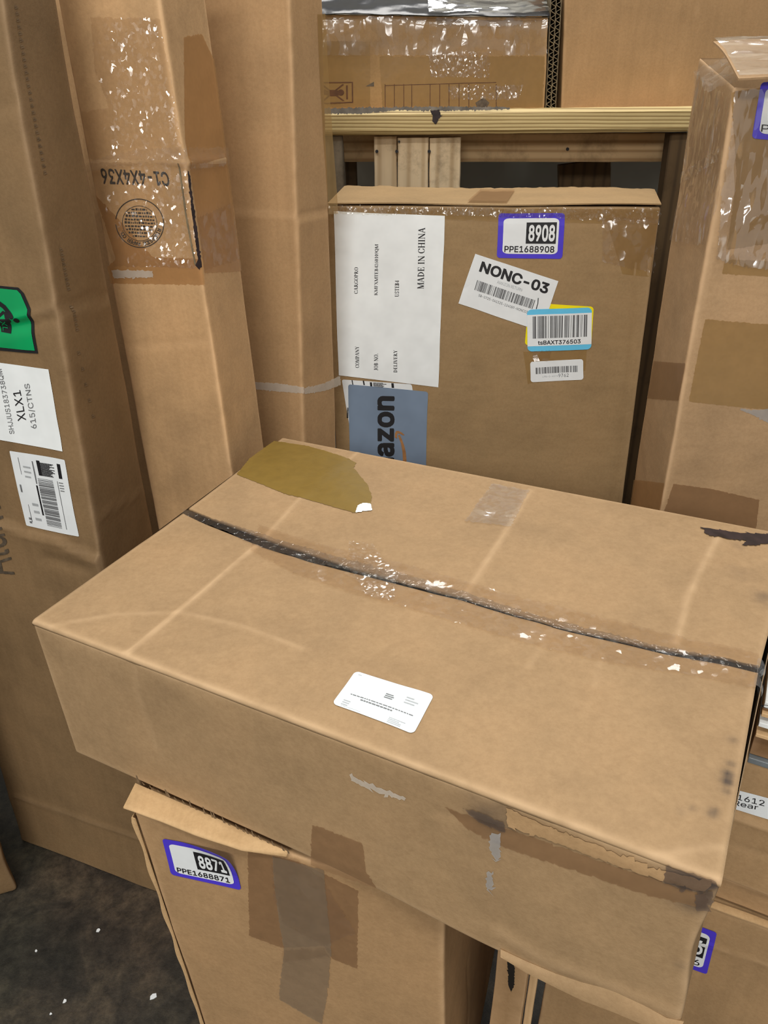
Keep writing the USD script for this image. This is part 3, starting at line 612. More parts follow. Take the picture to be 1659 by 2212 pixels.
T_.right.crease([(405, 352), (490, 345)], .003, .005, .3); T_.front.crease([(349, 5), (375, 203), (390, 310)], .0016, .008, .8)
T_.front.crease([(444, 600), (470, 800), (499, 1000)], .0008, .007, .6)
t = thing('long_slim_carton', 'long square slim carton leaning upright with a round printed stamp and glossy tape', 'box', L[3])
T_.add(t, 'body', m_tube)
f_, r_ = T_.front, T_.right
part(t, 'amber_tape', r_.patch([(397, 80), (436, 74), (462, 130), (472, 210), (490, 345), (507, 470), (520, 585), (443, 590), (420, 430), (400, 300)], .0004, .012, .0006), m_amber)
part(t, 'amber_tape', f_.patch([(205, 420), (250, 560), (232, 578), (240, 612), (443, 616), (438, 560), (330, 556)], .0004, .012, .0006), m_amber)
part(t, 'glossy_tape', f_.patch([(196, 38), (345, 40), (374, 190), (390, 300), (402, 345), (186, 345), (172, 242), (236, 232), (206, 152)], .0009, .012, .0008, seed=2), m_glint)
part(t, 'glossy_tape', f_.patch([(186, 352), (402, 352), (434, 560), (428, 580), (246, 575), (205, 440)], .0009, .012, .0008, seed=4), m_glint)
part(t, 'clear_film', film_patch(f_, [(184, 356), (230, 338), (300, 322), (404, 318), (408, 366), (330, 352), (250, 360), (190, 374)], .003, 30, .002, .005, 5, (.5, 2)), m_wrapf)
part(t, 'clear_film', film_patch(r_, [(402, 320), (488, 318), (492, 358), (409, 366)], .002, 30, .002, .005, 6, (.5, 2)), m_wrapf)
part(t, 'clear_film', film_patch(r_, [(425, 470), (500, 440), (515, 560), (440, 585)], .0005, 40, .0010, .006, 8, (1, .4)), m_clear)
part(t, 'seam_painted_glare', f_.patch([(240, 583), (330, 585), (332, 600), (246, 601)], .0012, .01, .001), m_scuff_glare)  # glare on the seam tape, painted as a pale patch
part(t, 'size_print', f_.printed([(367, 403), (221, 398), (217, 364), (361, 372)], text('C1-4X4X36', 1), .0007), m_stamp, smooth=False)
ring = lambda r1, r2: Point(0, 0).buffer(r1, quad_segs=16).difference(Point(0, 0).buffer(r2, quad_segs=16))
cx, cy, rr = 300, 483, 53
sq = [(cx - rr, cy - rr - 2), (cx + rr, cy - rr + 2), (cx + rr + 2, cy + rr + 2), (cx - rr + 3, cy + rr - 2)]
def stamp_shape():
    g = [ring(1, .965).difference(unary_union([_ln(-.8, .75, -1.2, .6, .12), _ln(-1.1, .1, -.9, 0, .2)])), ring(.72, .70)]
    r = np.random.default_rng(3)
    for k in range(9):
        y = -.55 + k * .135; hw = math.sqrt(max(.0, .62 ** 2 - y * y)); x = -hw
        while x < hw: w = r.uniform(.03, .13); g.append(sbox(x, y, min(x + w, hw), y + r.uniform(.05, .09))); x += w + .035
    v, f = tri(unary_union(g)); V, F = [v], [f]; n = len(v)
    s = 'RIVERSIDE PAPER CO.'
    for k, ch in enumerate(s):
        if ch == ' ': continue
        m = meshkit.text_mesh(ch, .15, .01, True); vv, ff = np.asarray(m.vertices), np.asarray(m.faces); keep = (vv[ff][:, :, 2] > .005).all(1); ff = ff[keep]
        ang = math.radians(-18 - k * 7.6); vv = vv[:, :2] - [vv[:, 0].mean(), 0]   # upside down: letters' feet point inwards
        p = np.array([math.cos(ang), math.sin(ang)]); tdir = np.array([p[1], -p[0]])
        V.append(p * (.76 + vv[:, 1:2]) + tdir * vv[:, :1]); F.append(ff + n); n += len(vv)
    v = np.vstack(V); return (v + 1) / 2, np.vstack(F)
part(t, 'round_stamp', f_.printed(sq, stamp_shape(), .0007), m_stamp, smooth=False)
part(t, 'open_seam', f_.patch([(404, 362), (409, 372), (422, 470), (437, 575), (431, 583), (423, 572), (428, 562), (415, 470)], .0012, .01, .0006), m_marker)
part(t, 'open_seam', f_.patch([(384, 352), (387, 352), (404, 470), (424, 572), (421, 573), (400, 470)], .0012, .01, .0003), m_flute)

# ------------------------------------------------------------------ plain column carton
e_t, e_b = P(627, 0, 1.62), P(655, 900, 1.62); r_t, r_b = P(696, 0, 1.72), P(727, 950, 1.72); zt = 1.9
L1 = [toz(e_b, e_t, zt), toz(e_b, e_t, 0)]; R1 = [toz(r_b, r_t, zt), toz(r_b, r_t, 0)]
lv = np.array([-.5, .128, 0.])
fq = [L1[0] + lv, L1[0], L1[1], L1[1] + lv]; bq = [fq[0] + R1[0] - L1[0], R1[0], R1[1], fq[3] + R1[1] - L1[1]]
D_ = Carton(fq, bq, r=.005, res=.008, warp=.002, seed=22)
D_.front.crease([(512, 460), (585, 463), (640, 470)], .001, .005, .3, side=.002, fall=.06); D_.right.crease([(640, 470), (705, 456)], -.002, .005, .25, side=.002, fall=.06)
D_.front.crease([(627, 5), (630, 130), (637, 300), (648, 600), (655, 900)], .001, .005, .3)
t = thing('column_carton', 'tall plain brown carton standing behind the slim leaning carton', 'box', fq[3])
D_.add(t, 'body', m_col)
part(t, 'tape_strip', D_.front.patch([(550, 824), (600, 828), (656, 836), (657, 850), (600, 846), (553, 840)], .0008, .01, .0008), m_scuff_glare, label='strip of tape with whitish glare painted on')  # clear tape glare painted as a whitish band
part(t, 'tape_strip', D_.right.patch([(655, 838), (690, 825), (717, 808), (718, 828), (690, 842), (656, 851)], .0008, .01, .0008), m_scuff_glare)  # the painted glare continues on the side face
part(t, 'amber_tape', D_.right.patch([(680, 30), (697, 28), (718, 460), (700, 462)], .0006, .015), m_tan)

# ------------------------------------------------------------------ middle box with the labels
nE = nrm([-.02, -1, .1]); pE = np.array([0, 1.86, 1.36])
E_ = lambda x, y: onpl(x, y, pE, nE)
tl, tr = E_(700, 443), E_(1428, 447); bl0, br0 = E_(727, 1000), E_(1345, 1085)
fq = [tl, tr, toz(tr, br0, 0), toz(tl, bl0, 0)]; dep = np.array([.02, .30, .0])
Em = Carton(fq, [p + dep for p in fq], r=.006, res=.008, warp=.002, seed=40)
Em.front.crease([(1385, 560), (1372, 700), (1340, 1000), (1325, 1090)], -.0025, .006, .0); Em.front.crease([(1405, 560), (1393, 720), (1380, 850), (1362, 980)], .002, .006, .35)
Em.front.crease([(725, 566), (840, 530), (960, 484)], .001, .0035); Em.front.crease([(825, 612), (955, 619)], .0012, .003)
Em.front.crease([(800, 470), (1420, 474)], -.0015, .008); Em.front.crease([(960, 618), (1010, 620)], -.0012, .005)
t = thing('labelled_carton', 'large brown carton in the middle carrying many shipping labels', 'box', fq[3])
Em.add(t, 'body', m_mid)
f_ = Em.front
fe0, fe1, be0, be1 = E_(708, 441), E_(1427, 443), ony(744, 405, 2.13), ony(1414, 409, 2.13)
wf_ = np.array([[(fe0 * (1 - a) + fe1 * a) * (1 - b) + (be0 * (1 - a) + be1 * a) * b + np.array([0, -.004 * (1 - b), .0035 + .002 * math.sin(a * 9 + b) + .003 * (meshkit.noise(np.array([[a * 70., b * 3, 0]]))[0] - .5) * b]) for b in np.linspace(0, 1, 10)] for a in np.linspace(0, 1, 90)])
part(t, 'worn_flap', slab(wf_, nrm(np.cross(fe1 - fe0, be0 - fe0)), .004), m_mid, smooth=40)
WF = Face([be0 + [0, 0, .003], be1 + [0, 0, .003], fe1 + [0, 0, .003], fe0 + [0, 0, .003]]); WF.amp = 0
part(t, 'brown_tape', WF.patch([(1038, 412), (1112, 413), (1095, 440), (1010, 439)], .0035, .02), m_brownt)
part(t, 'tan_tape', f_.patch([(1310, 478), (1420, 484), (1404, 598), (1345, 592)], .0005, .015), m_tan)
part(t, 'tan_tape', f_.patch([(1130, 760), (1268, 756), (1265, 800), (1140, 830)], .0005, .015), m_tan)
part(t, 'tan_tape', f_.patch([(716, 448), (1424, 452), (1420, 486), (716, 470)], .0005, .015), m_tan)
part(t, 'clear_tape', film_patch(f_, [(708, 444), (900, 447), (1150, 450), (1426, 448), (1424, 482), (1150, 470), (900, 462), (712, 462)], .0028, 34, .002, .005, 9, (1.6, 1)), m_glint)
part(t, 'clear_tape', film_patch(f_, [(1300, 470), (1424, 470), (1412, 590), (1300, 566)], .0022, 30, .0012, .007, 10, (1, .4)), m_clear)
part(t, 'clear_tape', film_patch(f_, [(1150, 758), (1192, 756), (1184, 780), (1150, 781)], .0015, 50, .0014, .005, 19, (1, .4)), m_clear)
# company label
qc = [(721, 456), (961, 466), (946, 836), (731.5, 811)]
lc = part(t, 'company_label', f_.sticker(qc, 0, .0016), m_white2, label='large white label with lettering turned sideways')
f_q = [(901, 623.5), (903.5, 491), (918.7, 491), (915.5, 623.5)]
for tx, q in (('MADE IN CHINA', f_q), ('CARGOPRO', rot_text(765.5, 774, 634, 577)), ('KMFXMTEB4260109QM', rot_text(808.6, 817.8, 638, 526.5)), ('USTEB4', rot_text(853, 862, 641, 606)),
              ('COMPANY', rot_text(767, 775.5, 795, 748)), ('JOB NO.', rot_text(807.5, 816.5, 800, 764)), ('DELIVERY', rot_text(849.5, 858, 804.5, 756))):
    part(t, 'lettering', f_.printed(q, roman(tx), .0021), m_ink, smooth=False, parent=lc)
# shipping label under the retailer label
qs = [(738, 820), (889, 828), (925, 1012), (760, 990)]
ls = part(t, 'shipping_label', f_.sticker([(738, 820), (889, 830), (926, 1075), (778, 1056)], .03, .0009), m_white, label='white shipping label mostly covered by a slate blue label')
part(t, 'print', f_.printed([(759, 821), (761, 821), (763, 831), (761, 831)], rects((0, 0, 1, 1)), .0012), m_ink, smooth=False, parent=ls)
part(t, 'print', f_.printed([(783, 822.5), (786, 822.5), (788, 832), (785, 832)], rects((0, 0, 1, 1)), .0012), m_ink, smooth=False, parent=ls)
part(t, 'barcode', f_.printed([(798.5, 826), (850, 828), (851, 838), (799.5, 836)], join(rects((0, 0, .09, 1), (.9, 0, 1, 1)), lines(3, 5, .14, .8, 0, 1, .8)), .0012), m_ink, smooth=False, parent=ls)
part(t, 'print', f_.printed([(749, 903), (750, 871), (754, 871), (753, 903)], lines(8, 1, 0, 1, 0, 1, .9), .0012), m_ink, smooth=False, parent=ls)
qz = [(752, 830), (924, 846), (918, 1085), (758, 1062)]
lz = part(t, 'retailer_label', f_.sticker(qz, .03, .0017), m_slate, label='slate blue label with black lettering turned sideways')
wa = np.ptp(np.asarray(meshkit.text_mesh('azon', 1).vertices)[:, 0]); wb = np.ptp(np.asarray(meshkit.text_mesh('amazon', 1).vertices)[:, 0]); yb = 855 + 126.5 * wb / wa
part(t, 'lettering', f_.printed([(816.5, yb), (815.5, 855), (853, 856), (852.5, yb)], text('amazon', 2), .0023), m_ink, smooth=False, parent=lz)
smile = [(859.8, 940), (864, 938.5), (869, 949), (873.5, 962), (876.5, 976), (878, 995), (877, 1020), (870, 1050), (866, 1049), (871, 1020), (870.5, 995), (869.5, 976), (866.5, 957)]
part(t, 'smile_arrow', f_.patch(smile, .0023, .01), m_orange, smooth=False, parent=lz)
part(t, 'smile_arrow', f_.patch([(853, 944), (853.5, 935), (856, 930.3), (861, 929.8), (868, 933), (874.5, 939), (872, 940), (864, 936), (859.5, 935.5), (858, 939), (858.5, 947)], .0023, .01), m_orange, smooth=False, parent=lz)
# inventory sticker
qp = [(1077, 459.5), (1220, 460.5), (1213.5, 560), (1072.5, 556)]
st, sub = asset_label(t, f_, qp, '8908', 'PPE1688908')
sub(.465, .25, .865, .62, text('8908', 2), m_white, 'lettering', .0024); sub(.11, .72, .87, .865, text('PPE1688908', True), m_ink, 'lettering', .0021)
# return label
z7 = lambda *pts: [(980 + x / 5.184, 540 + y / 5.184) for x, y in pts]
ly = part(t, 'yellow_label', f_.sticker(z7((838, 590), (1567, 632), (1540, 1105), (793, 1064)), .05, .0009), m_yellow, smooth=False, label='yellow label mostly hidden under a pale blue one')
qn = z7((240, 36), (1169, 348), (982, 912), (52, 598)); ln_ = part(t, 'return_label', f_.sticker(qn, 0, .0016), m_white, smooth=False, label='tilted white return label')
for sh, q, m in ((text('NONC-03', 2), z7((318, 118), (1078, 376), (1040, 496), (281, 238)), m_ink), (text('AMAZON RETURN'), z7((490, 336), (768, 428), (760, 462), (482, 370)), m_pink),
                 (text('SB-0725-041325-124089-NONC03'), z7((284, 492), (832, 682), (824, 710), (276, 518)), m_grey)):
    part(t, 'lettering', f_.printed(q, sh, .0021), m, smooth=False, parent=ln_)
part(t, 'barcode', f_.printed(z7((264, 335), (912, 562), (880, 660), (232, 445)), bars(46, 5, fill=.6), .0021), m_grey, smooth=False, parent=ln_)
part(t, 'pen_mark', f_.patch(z7((940, 538), (949, 536), (944, 600), (928, 662), (919, 660), (936, 600)), .0021), m_ink, smooth=False, parent=ln_)
qb = z7((820, 668), (1545, 639), (1541, 1112), (824, 1138)); lb_ = part(t, 'barcode_label', f_.sticker(qb, .07, .0024), m_blue, smooth=False, label='pale blue edged barcode label')
part(t, 'white_band', f_.printed(subquad(qb, 0.0, .125, 1.0, .875), cells(sbox(0, 0, 1, 1), .2), .0028), m_white, smooth=False, parent=lb_)
part(t, 'barcode', f_.printed(subquad(qb, .085, .165, .93, .69), bars(30, 12, fill=.58), .0032), m_grey, smooth=False, parent=lb_)
part(t, 'lettering', f_.printed(subquad(qb, .165, .745, .835, .845), text('tsBAXT376503', True), .0032), m_ink, smooth=False, parent=lb_)
ql = z7((855, 1253), (1452, 1222), (1455, 1452), (862, 1483)); ll = part(t, 'small_barcode_label', f_.sticker(ql, .05, .0012), m_white, smooth=False, label='small white barcode label')
part(t, 'barcode', f_.printed(subquad(ql, .1, .3, .89, .61), bars(30, 33, fill=.58), .0016), m_grey, smooth=False, parent=ll)
part(t, 'lettering', f_.printed(subquad(ql, .53, .66, .72, .83), text('9762'), .0016), m_grey, smooth=False, parent=ll)
part(t, 'lettering', f_.printed(subquad(ql, .23, .72, .52, .80), text('LPN-0-4075'), .0016), m_pink, smooth=False, parent=ll)

# ------------------------------------------------------------------ film-wrapped box on the right
e_t, e_b = P(1586, 187, 1.42), P(1435, 1052, 1.42); l_t, l_b = P(1510, 123, 1.72), P(1363, 1083, 1.72)
zt1, zt2 = e_t[2], l_t[2]; rv = np.array([.60, -.07, 0])
fq = [e_t, e_t + rv, toz(e_t, e_b, 0) + rv, toz(e_t, e_b, 0)]; bq = [l_t, l_t + rv, toz(l_t, l_b, 0) + rv, toz(l_t, l_b, 0)]
Fc = Carton(fq, bq, r=.005, res=.009, warp=.002, seed=51)
Fc.front.crease([(1586, 187), (1574, 306), (1550, 437), (1516, 620), (1484, 784), (1435, 1052)], .001, .008, .55)
Fc.front.crease([(1620, 250), (1600, 400), (1570, 600)], -.002, .008)
t = thing('film_wrapped_carton', 'tall brown carton at the right with torn open top and wrinkled clear film', 'box', fq[3])
Fc.add(t, 'body', m_rt, skip=('top',))
f_, l_ = Fc.front, Fc.left
for q, m in (([(1524, 690), (1700, 704), (2160, 742), (2150, 948), (1700, 890), (1488, 868)], m_tan), ([(1566, 560), (1700, 566), (1700, 600), (1560, 592)], m_tan), ([(1455, 1045), (1540, 1056), (1640, 1080), (1632, 1150), (1430, 1120)], m_brownt), ([(1580, 200), (1700, 180), (1700, 520), (1570, 540), (1590, 380)], m_tan)):
    part(t, 'tan_tape', f_.patch(q, .0006, .015, .0005), m)
for q, m in (([(1412, 780), (1482, 786), (1466, 866), (1398, 860)], m_brownt), ([(1369, 1036), (1436, 1044), (1424, 1115), (1360, 1100)], m_amber)):
    part(t, 'brown_tape', l_.patch(q, .0006, .015, .0005), m)
part(t, 'scuff', f_.patch([(1592, 882), (1630, 886), (1700, 880), (1700, 925), (1655, 912), (1625, 896)], .0009, .012, .001), m_scuffg)
part(t, 'stretch_film', film_patch(f_, [(1588, 196), (2020, 170), (2000, 610), (1600, 575), (1545, 560), (1556, 410), (1574, 306)], .0045, 26, .004, .005, 41, (1, .35)), m_wraps)
part(t, 'stretch_film', film_patch(l_, [(1508, 150), (1584, 215), (1572, 312), (1553, 430), (1530, 530), (1452, 520), (1478, 380), (1498, 240)], .003, 26, .003, .005, 42, (1, .5)), m_wraps)
part(t, 'stretch_film', film_patch(l_, [(1478, 372), (1562, 318), (1560, 345), (1474, 398)], .004, 40, .004, .004, 43, (.4, 2)), m_wraps)
o1, o2, o3, o4 = P(1541, 88, 1.56), P(2150, 60, 1.50), P(2190, 154, 1.345), P(1596, 166, 1.39)
nn = nrm(np.cross(o2 - o1, o4 - o1)); nn = nn if nn[2] > 0 else -nn
us, vs = np.linspace(0, 1, 80), np.linspace(0, 1, 24)
top = np.array([[(o1 * (1 - u) + o2 * u) * (1 - v) + (o4 * (1 - u) + o3 * u) * v + nn * (.004 * math.sin(v * 3.1)) + .0012 * math.sin(u * 14 + v * 5) * nn for v in vs] for u in us])
flp = part(t, 'top_flap', slab(top, nn, .004), m_rt, smooth=45)
tf = top + nn * (.003 + .004 * (meshkit.fbm(top * np.array([30, 60, 60]), 3, 4) - .3))[..., None]
part(t, 'stretch_film', (tf.reshape(-1, 3), grid_faces(80, 24)), m_flapf, smooth=True)
cr = np.array([[P(1540, 135, 1.60) * (1 - u) + P(1575, 180, 1.45) * u + np.array([.028, -.01, .012]) * v + .010 * np.array(meshkit.fbm(np.array([[u * 6, v * 5, k * 3.]]), 2, 8)[0] - .5) * np.array([1, 1, 1.4]) for v in np.linspace(-1, 1, 14) for k in (0,)] for u in np.linspace(0, 1, 20)])
part(t, 'stretch_film', (cr.reshape(-1, 3), grid_faces(20, 14)), m_wrapf, smooth=True)
qf = [(1645, 178), (1800, 166), (1790, 312), (1624, 300)]
st, sub = asset_label(t, f_, qf, '', '', hide_left=.02)
sub(.10, .735, .88, .865, text('PPE168'), m_ink, 'lettering', .0021)

# ------------------------------------------------------------------ wooden frame with two boxes on it
t = thing('wooden_frame', 'rough wooden pallet frame of beam and boards behind the middle carton', 'pallet', (.3, 2.3, 0))
Yb = 2.30
bt, bb = ony(1100, 238, Yb)[2], ony(1100, 291, Yb)[2]; hb = bt - bb
x0, x1 = ony(650, 260, Yb)[0], ony(1560, 256, Yb)[0]
zl, zr = ony(704, 267, Yb)[2], ony(1490, 258, Yb)[2]
sl = (zr - zl) / (ony(1490, 258, Yb)[0] - ony(704, 267, Yb)[0])
pz = lambda x: zl + sl * (x - ony(704, 267, Yb)[0])
bm = part(t, 'beam', beam_mesh((x0, Yb + .045, pz(x0)), (x1, Yb + .045, pz(x1)), (0, 0, 1), .09, hb, .009, 3), m_beam, smooth=35)
# dark knot and stain on the beam face
BF = Face([np.array([x0, Yb - .0005, pz(x0) + hb / 2]), np.array([x1, Yb - .0005, pz(x1) + hb / 2]), np.array([x1, Yb - .0005, pz(x1) - hb / 2]), np.array([x0, Yb - .0005, pz(x0) - hb / 2])]); BF.amp = 0
part(t, 'knot', BF.patch([(928, 239), (950, 237), (951, 250), (957, 248), (947, 258), (941, 269), (934, 262), (935, 250)], .0016, .01, .0008), m_marker, smooth=False, parent=bm)
part(t, 'stain', BF.patch([(700, 234), (860, 231), (960, 230), (1100, 231), (1100, 236), (960, 240), (860, 238), (780, 246), (700, 246)], .0014, .01, .0012), m_beamtop, smooth=False, parent=bm)
zd = bt - .002
for k in range(4):
    yy = 2.46 + k * .17; part(t, 'deck_board', beam_mesh((x0 - .1, yy, zd - .011), (1.6, yy, zd - .011), (0, 0, 1), .13, .022, .003, 20 + k), m_plankd, smooth=35)
def rail(y, px0, px1, pyt, pyb, m, nm='rail', dpt=.03, seed=0):
    a, b = ony(px0, pyt, y), ony(px1, pyt, y); c = ony(px0, pyb, y); h = a[2] - c[2]
    return part(t, nm, beam_mesh((a[0], y + dpt / 2, a[2] - h / 2), (b[0], y + dpt / 2, b[2] - h / 2), (0, 0, 1), dpt, h, .003, seed), m, smooth=35)
rail(2.44, 690, 1462, 287, 350, m_plankd, seed=5)
def post(y, xa, xb, ytop, xa2, xb2, ybot, m, nm='board', dpt=.03, seed=0, floor=True):
    ta, tb, la, lb2 = ony(xa, ytop, y), ony(xb, ytop, y), ony(xa2, ybot, y), ony(xb2, ybot, y)
    tc, bc = (ta + tb) / 2, (la + lb2) / 2; w = tb[0] - ta[0]; bc = toz(tc, bc, 0) if floor else bc
    return part(t, nm, beam_mesh(tc + [0, dpt / 2, 0], bc + [0, dpt / 2, 0], (0, 1, 0), w, dpt, .003, seed), m, smooth=35)
post(2.345, 808, 857, 295, 810, 857, 410, m_plank, seed=11); post(2.34, 859, 926, 297, 858, 926, 410, m_plank, seed=12); post(2.342, 928, 996, 297, 927, 995, 410, m_plank, seed=13)
post(2.33, 690, 740, 294, 700, 744, 430, m_plankg, seed=14); post(2.62, 1208, 1320, 350, 1210, 1318, 420, m_plankv, seed=15)
post(2.34, 1449, 1502, 288, 1395, 1450, 660, m_plankv, seed=16, dpt=.05)
post(2.55, 742, 768, 296, 744, 770, 345, m_plankv, seed=17)

for x, y in ((857, 327), (927, 327), (814, 327), (862, 306), (1226, 322), (1440, 318)):
    c_ = ony(x, y, 2.336 if x < 1000 else 2.437); n_ = trimesh.creation.cylinder(.0042 if y > 310 else .003, .004, sections=10)
    n_.apply_transform(trimesh.transformations.rotation_matrix(math.pi / 2, [1, 0, 0])); n_.apply_translation(c_); part(t, 'nail_head', n_, m_ink, smooth=False)
# wrapped box on the frame
yG = 2.42; zg = zd + .001
gl, gr_ = ony(640, 30, yG), ony(1186, 36, yG); grb = ony(1177, 225, yG)
fq = [gl, gr_, toz(gr_, grb, zg), np.array([gl[0] + .01, yG, zg])]
G = Carton(fq, [p + np.array([0, .64, 0]) for p in fq], r=.006, res=.01, warp=.003, seed=61)
G.front.crease([(700, 40), (800, 34), (960, 38), (1180, 45)], -.004, .008)
t = thing('printed_carton', 'shrink wrapped carton with black plastic on top, resting on the wooden frame', 'box', fq[3])
G.add(t, 'body', m_wrap)
f_ = G.front
ic = unary_union([sbox(0, 0, 1, 1).difference(sbox(.035, .05, .965, .95))])
part(t, 'handling_icon', f_.printed([(690, 177), (763, 177), (764, 222.5), (692, 224)], tri(ic), .0008), m_brown, smooth=False)
ib = unary_union([_el(.42, .5, .26, .17), _el(.66, .52, .1, .17), _el(.18, .55, .08, .14), _ln(.1, .08, .74, .96, .06), _ln(.1, .95, .74, .06, .06), sbox(.82, .14, .87, .9)])
part(t, 'handling_icon', f_.printed([(690, 180), (761, 180), (762, 220), (692, 221)], tri(ib), .0009), m_brown, smooth=False)
xs = [831, 851, 871, 888, 928, 949, 969, 991, 1012, 1071]
part(t, 'printed_grid', join(*[f_.printed([(x, 182), (x + 1.5, 182), (x + 1.5, 232), (x, 232)], rects((0, 0, 1, 1)), .0008) for x in xs] + [f_.printed([(831, 184.5), (1072, 177.5), (1072, 179), (831, 186)], cells(sbox(0, 0, 1, 1), .1), .0008)]), m_brown, smooth=False)
part(t, 'printed_mark', f_.patch([(790, 187), (808, 177), (808, 187)], .0008), m_faded, smooth=False); part(t, 'printed_mark', f_.patch([(1027, 222), (1044, 211), (1057, 222), (1052, 232), (1030, 232)], .0008), m_faded, smooth=False)
part(t, 'tan_tape', f_.patch([(820, 122), (1176, 120), (1172, 232), (826, 232)], .0005, .02, .001), m_tan); part(t, 'tan_tape', f_.patch([(690, 90), (800, 90), (800, 232), (690, 232)], .0005, .02, .001), m_tan)
part(t, 'clear_tape', film_patch(f_, [(925, 108), (1060, 112), (1056, 168), (930, 166)], .0016, 60, .0014, .007, 61, (1.6, .5)), m_glint)
part(t, 'clear_tape', film_patch(f_, [(965, 186), (1130, 184), (1118, 216), (975, 214)], .0016, 60, .0014, .007, 63, (1.6, .5)), m_glint)
part(t, 'stretch_film', film_patch(f_, [(690, 34), (900, 30), (1184, 30), (1182, 118), (690, 120)], .004, 16, .003, .008, 62, (.4, 1.6)), m_wrapf)
part(t, 'clear_tape', f_.patch([(940, 38), (1120, 32), (1130, 52), (1085, 56), (945, 52)], .0065, .01, .002), m_cloudy)
# black plastic bundle and film on top
us, vs = np.linspace(0, 1, 90), np.linspace(0, 1, 20)
A0, A1 = gl + [0, 0, .002], gr_ + [-.0, 0, .004]
blk = np.array([[A0 * (1 - u) + A1 * u + np.array([0, -.012 + .16 * v, .055 * math.sin(min(v * 1.6, 1) * 1.5) * (1.1 - .35 * u) - .002]) for v in vs] for u in us])
blk += .016 * np.stack([meshkit.fbm(blk * np.array([10, 30, 30]) + 7 * k, 4, 70 + k) - .5 for k in range(3)], -1)
part(t, 'black_plastic', slab(blk, np.array([0, .25, .97]), .004), m_black, smooth=True, label='crumpled black plastic sheet')
fm = blk + np.array([0, -.006, .006]) + .012 * np.stack([meshkit.fbm(blk * np.array([14, 40, 40]) + 3 * k, 3, 80 + k) - .5 for k in range(3)], -1)
part(t, 'stretch_film', (fm[46:].reshape(-1, 3), grid_faces(44, 20)), m_flapf, smooth=True)
# exposed corrugated edge of the double wall panel
zs = np.linspace(zg, gr_[2] + .06, 150)
def edge_x(fr_, z):   # follows the slightly tilted panel edge
    a, b = toz(gr_, grb, z), None; return a[0] + .004 + fr_
V, F = [], []; n = 0
for x0_, x1_, ph in ((.003, .013, 0), (.015, .026, 1.3)):
    q = []
    for i, z in enumerate(zs):
        w = .5 + .5 * math.sin(i * 2 * math.pi / 6.2 + ph); x = edge_x(x0_ + (x1_ - x0_) * w, z); q += [(x, yG + .006, z), (x, yG + .16, z)]
    V.append(np.array(q)); F.append(grid_faces(len(zs), 2, n)); n += len(q)
cor = trimesh.Trimesh(np.vstack(V), np.vstack(F), process=False)
cv = np.asarray(cor.vertices); cf = np.asarray(cor.faces)
sol = join((cv, cf), (cv + [0, 0, .0011], cf[:, ::-1]), *[((lambda w: (w, grid_faces(len(zs), 2)))(np.array([[edge_x(a, z), yG + .006, z] if s == 0 else [edge_x(a + .0012, z), yG + .006, z] for z in zs for s in (0, 1)]))) for a in (.0, .0135, .0265)])
fl_q = []
for i in range(len(zs) - 1):   # the cut faces of the fluting, seen end on
    pass
ribs = []
for x0_, x1_, ph in ((.002, .013, 0), (.015, .026, 1.3)):
    pts = [(edge_x(x0_ + (x1_ - x0_) * (.5 + .5 * math.sin(i * 2 * math.pi / 9. + ph)), z), z) for i, z in enumerate(zs)]
    ribs.append(LineString(pts).buffer(.0008))
for a in (.0, .0138, .0268): ribs.append(LineString([(edge_x(a, zs[0]), zs[0]), (edge_x(a, zs[-1]), zs[-1])]).buffer(.0009))
rg = unary_union(ribs); rm = trimesh.util.concatenate([trimesh.creation.extrude_polygon(g, .12, engine='earcut') for g in getattr(rg, 'geoms', [rg])])
rv_ = np.asarray(rm.vertices); rv_ = np.column_stack([rv_[:, 0], yG + .004 + rv_[:, 2], rv_[:, 1]])
part(t, 'corrugated_edge', (rv_, np.asarray(rm.faces)[:, ::-1]), m_flute, smooth=False, label='exposed double wall corrugation')
# plain upper box
yH = 2.44; hl, hlb = ony(1219, 0, yH), ony(1212, 225, yH); zt = 1.99
fq = [toz(hlb, hl, zt), toz(hlb, hl, zt) + [1.1, 0, 0], toz(hlb, hl, zg) + [1.1, 0, 0], toz(hlb, hl, zg)]
Hc = Carton(fq, [p + np.array([0, .64, 0]) for p in fq], r=.005, res=.012, warp=.002, seed=71)
Hc.front.crease([(1500, -10), (1507, 60)], .001, .004, .3); Hc.front.crease([(1449, 100), (1452, 200)], .0006, .003, .4)
t = thing('plain_carton', 'plain brown carton on the wooden frame at the upper right', 'box', fq[3])
Hc.add(t, 'body', m_up)
# ------------------------------------------------------------------ foreground box
ZJ = 1.0
FLc, FRc, BLc, BRc = onz(68, 1340, ZJ), onz(1560, 1905, ZJ), onz(606, 943, ZJ), onz(1715, 1155, ZJ)
nJ = nrm(np.cross(FRc - FLc, [0, 0, 1])); zb = .778
JB = lambda x, y: onpl(x, y, FLc, nJ)
b1, b2 = JB(160, 1625), JB(1474, 2200)
lo = lambda p, z: np.array([p[0], p[1], z])
up4 = np.array([0, 0, -.0035])
fq = [FLc + up4, FRc + up4, np.array([b2[0], b2[1], .788]), np.array([b1[0] + .002, b1[1], zb])]
bq = [BLc + up4, BRc + up4, lo(BRc, zb), lo(BLc, zb)]
J = Carton(fq, bq, r=.004, res=.006, warp=0.0, seed=80)
jf = J.front
jf.crease([(283, 1408), (300, 1500), (335, 1612)], -.0012, .006, .25)
jf.crease([(940, 1752), (1100, 1800), (1300, 1860), (1535, 1935)], -.001, .006)
jf.crease([(1085, 2000), (1190, 2062), (1300, 2108), (1470, 2190)], .0015, .008, .3)
jf.crease([(1090, 1740), (1096, 1850), (1082, 2050)], -.001, .008)
jf.amp = .003
